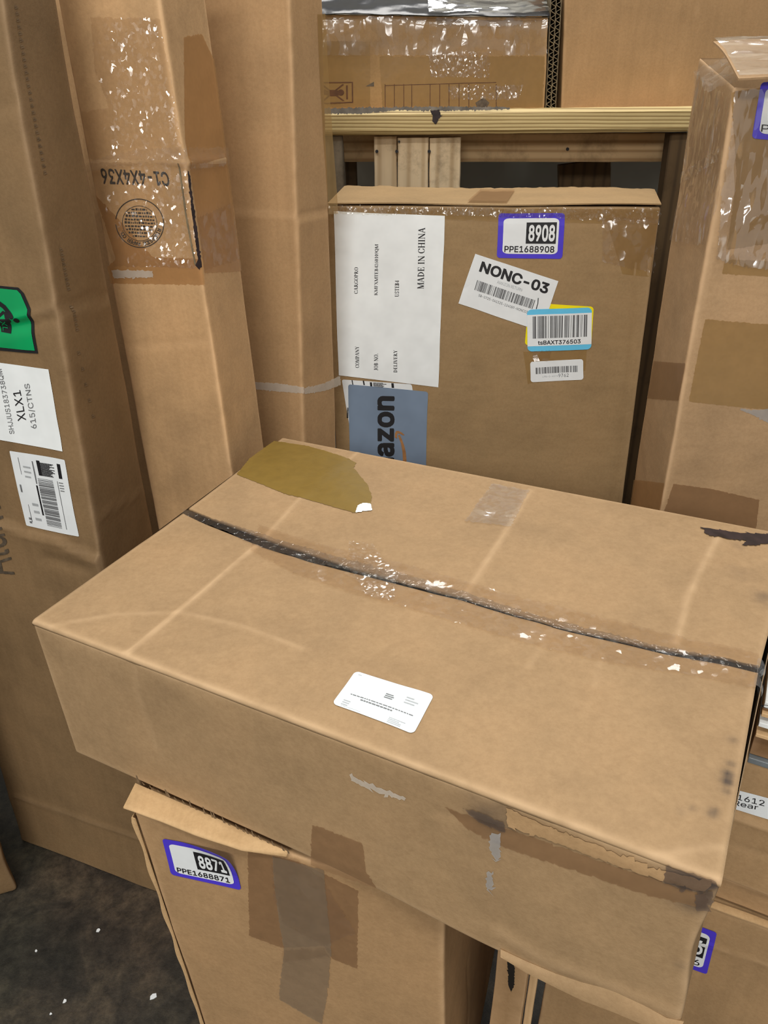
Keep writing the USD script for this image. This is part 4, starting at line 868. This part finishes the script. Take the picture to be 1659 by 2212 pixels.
t = thing('foreground_carton', 'wide flat brown carton in front, with a taped slit top and a small white label', 'box', lo(fq[3], zb))
for x, y, r, k in ((1480, 1905, .022, .9), (1540, 1900, .016, 1.0), (1500, 1945, .014, .55), (1438, 1900, .012, .7), (1060, 1760, .03, .55), (1090, 1790, .02, .5), (1470, 2085, .006, .5)): J.stain(jf.pxpt(x, y), r, k)
dJ = nrm(FRc - FLc)
J.post = lambda abc, P: P - np.array([0, 0, .017]) * (np.exp(-((abc[:, :1] - .78) / .17) ** 2) * (1 - abc[:, 2:3]) ** 2 * (1 - abc[:, 1:2]) ** 3) - dJ * .0075 * sst(abc[:, :1], .9, 1.0) * np.exp(-((abc[:, 2:3] - .55) / .28) ** 2) * (1 - abc[:, 1:2]) ** 2
J.add(t, 'body', m_top, skip=('top',))
TP = Face([BLc, BRc, FRc, FLc]); TP.amp = .0035; TP.seed = 5
TP.crease([(272, 1412), (420, 1290), (562, 1172)], .0011, .0045, .95); TP.crease([(570, 1162), (640, 1085), (725, 1012), (790, 965)], .0011, .0045, .7)
TP.crease([(110, 1352), (250, 1326), (390, 1321), (520, 1350), (650, 1400)], .0006, .005, .38)
TP.crease([(1003, 1284), (1080, 1170), (1146, 1058)], .0013, .0055, .75); TP.crease([(1462, 1388), (1488, 1290), (1520, 1218), (1552, 1160)], .0016, .006, .8)
TP.crease([(1480, 1392), (1506, 1290), (1535, 1225)], -.0016, .006, 0)
TP.crease([(690, 1255), (860, 1310), (1060, 1340)], -.0006, .004); TP.crease([(1420, 1850), (1500, 1836), (1560, 1830)], .001, .006, .5)
TP.crease([(1180, 1380), (1140, 1440)], .0004, .005, .3); TP.crease([(1300, 1410), (1285, 1480)], .0004, .004, .3)
near_in = [(396, 1108), (480, 1146), (570, 1181), (660, 1207), (760, 1234), (880, 1264), (1000, 1294), (1200, 1352), (1440, 1411), (1560, 1434), (1638, 1452)]
far_in = [(408, 1098), (490, 1131), (580, 1164), (670, 1193), (765, 1224), (885, 1257), (1005, 1287.5), (1200, 1346), (1440, 1402), (1560, 1420), (1642, 1438)]
def resample(pts, n):
    P = np.array([TP.px(*p) for p in pts]); d = np.concatenate([[0], np.cumsum(np.linalg.norm(np.diff(P, axis=0), axis=1))]); s = np.linspace(0, d[-1], n)
    return np.stack([np.interp(s, d, P[:, k]) for k in (0, 1)], -1)
def flap(name, outer, inner, nu=210, nv=90, blobs=()):
    o, i = resample(outer, nu), resample(inner, nu); tt = np.concatenate([[0, .004, .010, .018], np.linspace(.03, .97, nv), [.985, .994, 1]])
    uv = o[:, None] * (1 - tt[None, :, None]) + i[:, None] * tt[None, :, None]
    st = TP.st(uv); d, w = TP.disp(uv, st)
    dip = -.003 * np.exp(-((1 - tt) * .3 / .05)[None, :] ** 1) * np.sin(np.linspace(0, np.pi, nu))[:, None]
    rnd = -np.array([.0035, .0016, .0006, .0001] + [0] * (len(tt) - 7 + 1) + [-.0, .0004, .0012])[None, :len(tt)]
    P = TP.q[0] + uv[..., :1] * TP.U + uv[..., 1:] * TP.V + TP.N * (d + dip + rnd)[..., None]
    dist = np.minimum(tt * np.linalg.norm(o - i, axis=1)[:, None], np.minimum(np.arange(nu), np.arange(nu)[::-1])[:, None] * .004)
    ow = tt[None] * np.linalg.norm(o - i, axis=1)[:, None]
    fb = meshkit.fbm(np.concatenate([uv * 45, np.zeros(uv.shape[:2] + (1,))], -1), 3, 6)
    w = w + (np.exp(-(ow / .0065) ** 2) * 1.0 + np.exp(-(np.minimum(np.arange(nu), np.arange(nu)[::-1])[:, None] * .0042 / .006) ** 2) * .6) * (.25 + 1.0 * fb)
    s = np.zeros(w.shape)
    for (x, y, r, k) in blobs: s += k * np.exp(-(np.linalg.norm(uv - TP.px(x, y), axis=-1) / r) ** 2) * np.clip(fb * 2.2 - .45, 0, 1.3)
    m = slab(P, TP.N, .004, .0005); n = nu * len(tt)
    return part(t, name, m, m_top, smooth=True, prim={'wear': np.clip(np.concatenate([w.ravel(), w.ravel() * 0]), 0, 1), 'stain': np.clip(np.concatenate([s.ravel(), s.ravel() * 0]), 0, 1)})
flap('top_flap', [(68, 1340), (1560, 1905)], near_in, blobs=[(1572, 1690, .006, .9), (1574, 1672, .006, .8), (1570, 1712, .005, .7), (1579, 1650, .005, .6), (1538, 1762, .005, .7), (1545, 1752, .004, .6), (1585, 1600, .006, .4), (1470, 1755, .005, .4), (1495, 1748, .004, .4), (1608, 1480, .008, .4)])
flap('top_flap', [(612, 944), (1715, 1155)], far_in, blobs=[(1600, 1240, .02, .4), (1605, 1180, .012, .5), (1655, 1290, .02, .4)])
# inner flap under the slit, painted near-black as interior shade
part(t, 'inner_flap', slab(np.array([[FLc * (1 - u) * (1 - v) + FRc * u * (1 - v) + BRc * u * v + BLc * (1 - u) * v + np.array([0, 0, -.03]) for v in np.linspace(.02, .98, 4)] for u in np.linspace(.01, .99, 6)]), np.array([0, 0, 1.]), .004), m_cavity_shade, smooth=30)
part(t, 'olive_tape', TP.patch([(592, 953), (660, 962), (742, 986), (770, 999), (764, 1010), (795, 1050), (804, 1075), (800, 1092), (776, 1094), (768, 1109), (690, 1087), (620, 1069), (560, 1046), (511, 1026), (540, 990)], .0007, .012, .0005), m_olive, label='piece of olive packing tape')
part(t, 'torn_paper', TP.patch([(772, 1094), (786, 1088), (801, 1090), (804, 1104), (782, 1107), (768, 1109)], .0012, .01, .0006), m_white2, smooth=False, label='scrap of torn white paper')
part(t, 'clear_tape', film_patch(TP, [(1064, 1044), (1144, 1060), (1102, 1142), (1060, 1134), (1004, 1128), (1030, 1090)], .0016, 40, .001, .006, 21, (1, 1)), m_cloudy)
part(t, 'clear_tape', film_patch(TP, [(560, 1136), (700, 1180), (900, 1228), (1100, 1285), (1300, 1335), (1500, 1385), (1640, 1412), (1634, 1490), (1500, 1462), (1300, 1430), (1100, 1380), (900, 1320), (760, 1282), (640, 1240), (540, 1192)], .0007, 26, .0012, .006, 22, (1, 1.6)), m_long, label='long clear tape along the slit')
part(t, 'clear_tape', film_patch(TP, [(752, 1170), (806, 1180), (830, 1215), (860, 1240), (850, 1300), (790, 1290), (758, 1240)], .0018, 70, .0020, .004, 23, (1.5, 1)), m_glint, label='bubbled patch of clear tape')
part(t, 'clear_tape', film_patch(TP, [(398, 1099), (560, 1152), (700, 1194), (900, 1248), (1200, 1338), (1440, 1398), (1640, 1434), (1636, 1454), (1440, 1413), (1200, 1353), (900, 1270), (700, 1220), (560, 1181), (392, 1108)], .0012, 40, -.0012, .004, 24, (1, 1)), m_seam, label='tape sagging into the slit')
# tape folded over the right hand edge
eR = [onz(1640, 1428, ZJ), onz(1632, 1486, ZJ)]; outv = nrm(np.cross([0, 0, 1], BRc - FRc)) * -1
if outv[0] < 0: outv = -outv
bul = np.array([[eR[0] * (1 - v) + eR[1] * v + outv * (.009 * math.sin(a) * (.75 + .25 * math.sin(v * 9))) + np.array([0, 0, .004 + .012 * (math.cos(a) - 1)]) for a in np.linspace(-.3, 2.4, 14)] for v in np.linspace(0, 1, 24)])
part(t, 'clear_tape', (bul.reshape(-1, 3), grid_faces(24, 14)), m_cloudy, smooth=True)
q = [(768, 1452), (938, 1503), (893, 1587), (717, 1522)]
lw = part(t, 'small_label', TP.sticker(q, .06, .0009), m_white3, smooth=False, label='small rounded white label with faint print')
for sh, rc, m in ((lines(31, 1, 0, 1, 0, 1, .9), (.12, .60, .90, .62), m_grey), (lines(32, 1, 0, 1, 0, 1, .9), (.26, .66, .90, .69), m_grey), (lines(33, 3, 0, 1, 0, 1, .5), (.48, .30, .60, .44), m_grey), (lines(34, 3, 0, 1, 0, 1), (.72, .22, .88, .42), m_pink), (lines(35, 3, 0, 1, 0, 1), (.09, .78, .2, .95), m_pink), (lines(36, 1, 0, 1, 0, 1), (.1, .95, .45, .97), m_pink), (lines(37, 4, 0, 1, 0, 1), (.66, .82, .88, .97), m_pink), (lines(38, 1, 0, 1, 0, 1), (.06, .06, .11, .09), m_pink)):
    part(t, 'print', TP.printed(subquad(q, *rc), sh, .0013), m, smooth=False, parent=lw, kind='stuff')
part(t, 'ink_mark', TP.patch([(1514, 1141), (1560, 1147), (1612, 1153), (1660, 1154), (1712, 1160), (1706, 1182), (1660, 1172), (1630, 1179), (1602, 1178), (1614, 1168), (1560, 1164), (1530, 1157)], .0016, .01, .0014, seed=9), m_marker, label='black ink smear at the far corner')
part(t, 'tape_strip', jf.patch([(675, 1780), (784, 1822), (792, 1880), (815, 1918), (740, 1893), (672, 1868)], .0007, .015, .0006), m_brownt)
part(t, 'tape_strip', jf.patch([(960, 1742), (1096, 1792), (1300, 1862), (1400, 1892), (1530, 1935), (1528, 1960), (1400, 1930), (1240, 1880), (1100, 1835), (1010, 1790)], .0006, .012, .001), m_brownt)
part(t, 'pale_strip', jf.patch([(1092, 1742), (1180, 1782), (1300, 1826), (1420, 1872), (1540, 1903), (1524, 1925), (1440, 1900), (1300, 1855), (1180, 1812), (1098, 1786)], .0016, .01, .0012), m_pale_strip, label='paler strip below the top edge')  # strip paler than the rest of the front
part(t, 'scuff', jf.patch([(752, 1672), (790, 1690), (840, 1708), (878, 1724), (862, 1728), (800, 1708), (757, 1684)], .001, .006, .0018), m_scuff_glare)
part(t, 'scuff', jf.patch([(1056, 1800), (1078, 1800), (1084, 1840), (1072, 1862), (1060, 1830)], .001, .006, .0018), m_scuffg); part(t, 'scuff', jf.patch([(1050, 1880), (1068, 1880), (1064, 1930), (1054, 1920)], .001, .006, .0018), m_scuffg)
for pg in ([(1438, 1866), (1500, 1884), (1545, 1900), (1552, 1914), (1520, 1926), (1470, 1914), (1436, 1900)], [(1500, 1926), (1542, 1922), (1534, 1965), (1506, 1962)], [(1468, 1905), (1484, 1907), (1484, 1920), (1470, 1921)], [(1000, 1742), (1040, 1752), (1092, 1778), (1090, 1800), (1040, 1775)]):
    part(t, 'dirt_stain', jf.patch(pg, .0022, .01, .0012), m_dirt, smooth=False)
tk = []
r = np.random.default_rng(12)
for k in range(24):
    x = 300 + k * 14 + r.uniform(-5, 5); y = 1688 + (x - 300) * .472; h = r.uniform(3, 13)
    tk.append(jf.patch([(x - 4, y - h), (x - 2, y - h + 1), (x + 4, y + 2), (x, y + 2)], .0006, .02))
part(t, 'crush_marks', join(*tk), m_ghost, smooth=False, kind='stuff')
ul = [(1082, 2048), (1140, 2075), (1200, 2100), (1260, 2120), (1330, 2138), (1385, 2165), (1440, 2196), (1478, 2204)]; ll_ = [(1086, 2055), (1140, 2088), (1200, 2118), (1260, 2147), (1330, 2173), (1385, 2196), (1430, 2211), (1470, 2212)]
lipg = []
for (xa, ya), (xb, yb2) in zip(ul, ll_):
    A_, B_ = JB(xa, ya) - nJ * 0 , JB(xb, yb2); o = nJ if nJ @ (C - A_) > 0 else -nJ
    lipg.append([A_ * (1 - v) + B_ * v + o * (.002 + .006 * v) for v in np.linspace(0, 1, 5)])
lipg = np.array(lipg); i0 = np.linspace(0, len(ul) - 1, 50); lipg = np.stack([np.array([np.interp(i0, range(len(ul)), lipg[:, j, k]) for k in range(3)]).T for j in range(5)], 1)
part(t, 'bottom_flap', slab(lipg, nrm(o + np.array([0, 0, .6])), .004), m_top, smooth=40)

# ------------------------------------------------------------------ box below with the violet sticker
zk = .765
ka, kb = onz(270, 1748, zk), onz(620, 1846, zk); nk = nrm(np.cross(kb - ka, [0, 0, 1])); dk = nrm(kb - ka)
K_ = lambda x, y: onpl(x, y, ka, nk)
l1_, l2_, r1_, r2_ = K_(290, 1762), K_(440, 2212), K_(960, 2020), K_(960, 2212)
bkv = nrm(np.array([-dk[1], dk[0], 0])) * .52
fq = [toz(l1_, l2_, zk), toz(r1_, r2_, zk), toz(r1_, r2_, 0), toz(l1_, l2_, 0)]
bq = [p + bkv for p in fq]
K = Carton(fq, bq, r=.005, res=.006, warp=.002, seed=90)
K.right.crease([(1010, 2080), (1012, 2212)], -.002, .006)
t = thing('stickered_carton', 'brown carton under the wide flat one, with a violet numbered sticker', 'box', fq[3])
K.add(t, 'body', m_low)
kf = K.front
inner = [(292, 1690), (380, 1728), (460, 1762), (540, 1800), (622, 1838)]; outer = [(266, 1742), (345, 1770), (420, 1800), (520, 1833), (618, 1846)]
g = []
for (xa, ya), (xb, yb2) in zip(inner, outer):
    A_ = onz(xa, ya, .7755); B_ = onz(xb, yb2, .7705); g.append([A_ * (1 - v) + B_ * v for v in np.linspace(0, 1, 8)])
g = np.array(g); i0 = np.linspace(0, 4, 60); g = np.stack([np.array([np.interp(i0, range(5), g[:, j, k]) for k in range(3)]).T for j in range(8)], 1)
g += (.0022 * np.sin(i0 * 5.1) * (np.cos(i0 * 2.3) + .6))[:, None, None] * np.linspace(0, 1, 8)[None, :, None] * np.array([.3, -.6, .8])
part(t, 'bent_flap', slab(g, np.array([0, 0, 1.]), .004), m_pale, smooth=40, label='pale bent open top flap')
# double thickness of board along the left edge
se = []
for z in np.linspace(zk - .012, .02, 90):
    p = toz(l1_, l2_, z); w = .003 * math.sin(z * 70) * (1 if z > .45 else .5) + .005
    se.append([p - dk * (w + .006) + bkv * .12, p - dk * (w * .6 + .0015) + nk * np.sign(nk @ (C - p)) * .002, p - dk * .0005 + nk * np.sign(nk @ (C - p)) * .003])
se = np.array(se); part(t, 'torn_edge', slab(se, nrm(nk * np.sign(nk @ (C - ka)) - dk * .6), .003), m_pale, smooth=40)
qk = [(349, 1813), (502, 1836), (522, 1923), (369, 1889)]
curl = lambda xy: .014 * np.clip((xy[:, 0] + xy[:, 1] - 1.25) / .75, 0, 1) ** 1.6
st, sub = asset_label(t, kf, qk, '', '', curl)
v, f = text('8871', 2); sub(.475, .27, .86, .62, (v, f), m_white, 'lettering', .0024); sub(.115, .735, .865, .865, text('PPE1688871', True), m_ink, 'lettering', .0021)
part(t, 'tape_strip', kf.patch([(536, 1838), (640, 1860), (775, 1925), (772, 2092), (718, 2070), (700, 2042), (606, 2046), (537, 2020)], .0006, .015, .0006), m_brownt, label='brown film tape')
part(t, 'tape_strip', kf.patch([(590, 1850), (700, 1880), (716, 2060), (706, 2160), (696, 2212), (604, 2160), (604, 2130), (612, 2050), (598, 1960)], .0009, .015, .0006, seed=5), m_greyt, label='smoky clear tape')
part(t, 'clear_film', film_patch(kf, [(590, 1840), (640, 1852), (700, 1900), (770, 2010), (700, 2040), (610, 1990), (592, 1930)], .002, 26, .0016, .006, 26, (1, .7)), m_clear)
part(t, 'clear_film', film_patch(kf, [(606, 2050), (700, 2044), (712, 2062), (612, 2076)], .0016, 40, .0016, .006, 27, (.5, 1.6)), m_clear)

# ------------------------------------------------------------------ flattened boards and boxes to the right, low down
dl = np.array([.892, -.453, 0]); nl = np.array([-.453, -.892, 0]); bl_ = -nl
def plate(name, label, P0, ptl, ptr, zt, m, th=.012, seed=0, deep=None):
    a, b = onpl(*ptl, P0, nl), onpl(*ptr, P0, nl); d2 = bl_ * (deep or th)
    fq = [lo(a, zt), lo(b, zt), lo(b, 0), lo(a, 0)]
    cc = Carton(fq, [p + d2 for p in fq], r=.002 if not deep else .005, res=.012 if deep else .02, warp=.002, seed=seed)
    tt = thing(name, label, 'box' if deep else 'cardboard', fq[3]); cc.add(tt, 'body' if deep else 'board', m); return tt, cc
t1_, f1_ = plate('flattened_carton', 'narrow folded cardboard standing right of the violet stickered lower box', (.22, .66, 0), (1068, 2120), (1138, 2120), .60, m_low, .014, 100)
part(t1_, 'hand_hole_shade', f1_.front.patch([(1097, 2062), (1113, 2068), (1111, 2130), (1104, 2144), (1098, 2128)], .0008, .02, .0006), m_cavity_shade, smooth=False)  # flat patch painted as dark as the shade in a hole
plate('flattened_carton', 'thin cardboard sheet standing beside the shadowed box at the bottom', (.23, .675, 0), (1142, 2120), (1160, 2120), .56, m_pale, .007, 101)
tl_, Lc = plate('shadowed_carton', 'brown carton in shadow at the bottom, under the wide flat carton', (.27, .70, 0), (1172, 2150), (1420, 2212), .50, m_lowr, .2, 102, deep=.17)
PM = np.array([.47, .81, 0])
M_ = lambda x, y: onpl(x, y, PM, nl)
def stacked(name, label, cat, ya, yb, m, seed, x0=1300, x1=1800, off=0., r=.004, deep=.3, warp=.002, base=None):
    """Box whose front shows between photo heights ya (top) and yb (bottom), read at x = 1640."""
    zt, zb_ = M_(1640, ya)[2], (M_(1640, yb)[2] if yb else 0.0); a = PM + dl * (-.10 if yb is None else 0.); b = PM + dl * .50
    fq = [lo(a, zt), lo(b, zt), lo(b, zb_), lo(a, zb_)]; fq = [p + nl * off for p in fq]
    cc = Carton(fq, [p + bl_ * deep for p in fq], r=r, res=.008, warp=warp, seed=seed)
    tt = thing(name, label, cat, fq[3]); return tt, cc
tM, Mc = stacked('corner_stickered_carton', 'lowest brown carton at the lower right with the edge of a violet sticker', 'box', 1996, None, m_lowr, 110)
Mc.front.crease([(1500, 2024), (1540, 2044), (1659, 2082)], .0015, .005, .45); Mc.add(tM, 'body', m_lowr)
qm = [(1412, 1962), (1549, 2012), (1527, 2104), (1390, 2052)]
st, sub = None, None
st, sub = asset_label(tM, Mc.front, qm, '', '')
sub(.76, .735, .865, .865, text('6'), m_ink, 'lettering', .0021); sub(.70, .27, .86, .62, text('6', True), m_white, 'lettering', .0024)
part(tM, 'top_edge', slab(np.array([[lo(Mc.f[0], 0) * (1 - u) + lo(Mc.f[1], 0) * u + nl * (.004 - .012 * v) + np.array([0, 0, Mc.f[0][2] + .004 + .002 * math.sin(u * 19 + v)]) for v in (0, .5, 1)] for u in np.linspace(.05, 1, 40)]), np.array([0, 0, 1.]), .003), m_pale, smooth=40)
zMt = Mc.f[0][2] + .008
t3, N1 = stacked('recessed_carton', 'flat brown carton lying on the lowest carton at the lower right', 'box', 1938, 1988, m_lowr, 111, off=-.012)
for k in (2, 3): N1.f[k][2] = zMt; N1.b[k][2] = zMt
N1 = Carton(N1.f, N1.b, r=.004, res=.008, warp=.001, seed=111); N1.add(t3, 'body', m_low)
zN1 = N1.f[0][2]
t4, N2 = stacked('rear_labelled_carton', 'brown carton with a white numbered label at the right edge, below the dark pile', 'box', 1656, 1930, m_lowr, 112)
for k in (2, 3): N2.f[k][2] = zN1 + .001; N2.b[k][2] = zN1 + .001
N2 = Carton(N2.f, N2.b, r=.005, res=.008, warp=.0015, seed=112)
N2.front.crease([(1560, 1760), (1659, 1793)], .002, .006, .5, side=.004, fall=.02); N2.front.crease([(1555, 1826), (1659, 1858)], -.0015, .006, .2)
N2.add(t4, 'body', m_lowr)
qr = [(1540, 1701), (1690, 1742), (1690, 1780), (1540, 1742)]
qr = [(1500, 1689), (1700, 1741), (1692, 1786), (1492, 1726)]
lr = part(t4, 'white_label', N2.front.sticker(qr, 0, .001), m_white, smooth=False, label='white label strip with numbers')
part(t4, 'lettering', N2.front.printed([(1593, 1722), (1650, 1735), (1649, 1747), (1591, 1733)], text('1612'), .0015), m_ink, smooth=False, parent=lr)
part(t4, 'lettering', N2.front.printed([(1584, 1734), (1637, 1745), (1635, 1755), (1583, 1745)], text('Rear'), .0015), m_ink, smooth=False, parent=lr)
# grey strap and dark pile of sheets on top
zN2 = N2.f[0][2]
def sheet(name, label, cat, ya, zb_, m, seed, off=0., deep=.25, warp=.0, x=1640, grp=None):
    zt = M_(x, ya)[2]; a, b = PM + dl * .037, PM + dl * .45
    fq = [lo(a, zt) + nl * off, lo(b, zt) + nl * off, lo(b, zb_) + nl * off, lo(a, zb_) + nl * off]
    cc = Carton(fq, [p + bl_ * deep for p in fq], r=min(.0015, (zt - zb_) * .45), res=.012, warp=warp, seed=seed, )
    tt = thing(name, label, cat, fq[3], grp); cc.add(tt, 'sheet', m); return tt, cc
sheet('grey_plastic_sheet', 'folded grey plastic sheet on the carton with the white numbered label', 'sheet', 1640, zN2 + .003, m_steel, 120, off=.003)
m_darkk = kraft('kraft_dark_board', K0 * np.array([.5, .42, .34]), flute='x')  # kraft in a darker brown
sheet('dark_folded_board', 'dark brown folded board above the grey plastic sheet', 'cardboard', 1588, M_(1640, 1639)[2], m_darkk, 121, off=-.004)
m_dsheet = plain('dark_sheet', (.07, .05, .032), .6, .4, 20)
ys = [(1580, 1587, m_pale, 'pale torn board'), (1566, 1574, m_dsheet, 'dark sheet'), (1556, 1564, m_white2, 'white paper strip'), (1545, 1554, m_dsheet, 'black sheet'), (1536, 1543, m_pale, 'pale board'), (1527, 1534, m_darkk, 'brown board')]
yb_prev = 1588
wh = ['lowest', 'second from the bottom', 'third from the bottom', 'fourth from the bottom', 'second from the top', 'topmost but for the white label']
cur = M_(1640, 1588)[2]
for k, (y0, y1, m, nm) in enumerate(ys):
    zt = M_(1640, y0)[2]; a, b = PM + dl * .037, PM + dl * .45; off = [.006, -.01, .004, -.012, .002, -.004][k]
    fq = [lo(a, zt) + nl * off, lo(b, zt) + nl * off, lo(b, cur + .0004) + nl * off, lo(a, cur + .0004) + nl * off]
    cc = Carton(fq, [p + bl_ * .22 for p in fq], r=.0008, res=.012, warp=.0, seed=130 + k)
    tt = thing('loose_sheet', f'{nm} in the pile at the right edge, {wh[k]}', 'sheet', fq[3], 'pile of sheets at the right edge'); cc.add(tt, 'sheet', m); cur = zt
zt = M_(1640, 1512)[2]; a, b = PM + dl * .037, PM + dl * .45
fq = [lo(a, zt), lo(b, zt), lo(b, cur + .0004), lo(a, cur + .0004)]
cc = Carton(fq, [p + bl_ * .2 for p in fq], r=.001, res=.012, warp=0, seed=140)
tt = thing('white_tag_sheet', 'white edged sheet with black letters on top of the dark pile', 'sheet', fq[3]); cc.add(tt, 'sheet', m_white2)
part(tt, 'lettering', cc.front.printed([(1628, 1517), (1668, 1524), (1667, 1531), (1627, 1523)], text('ro'), .0012), m_ink, smooth=False)
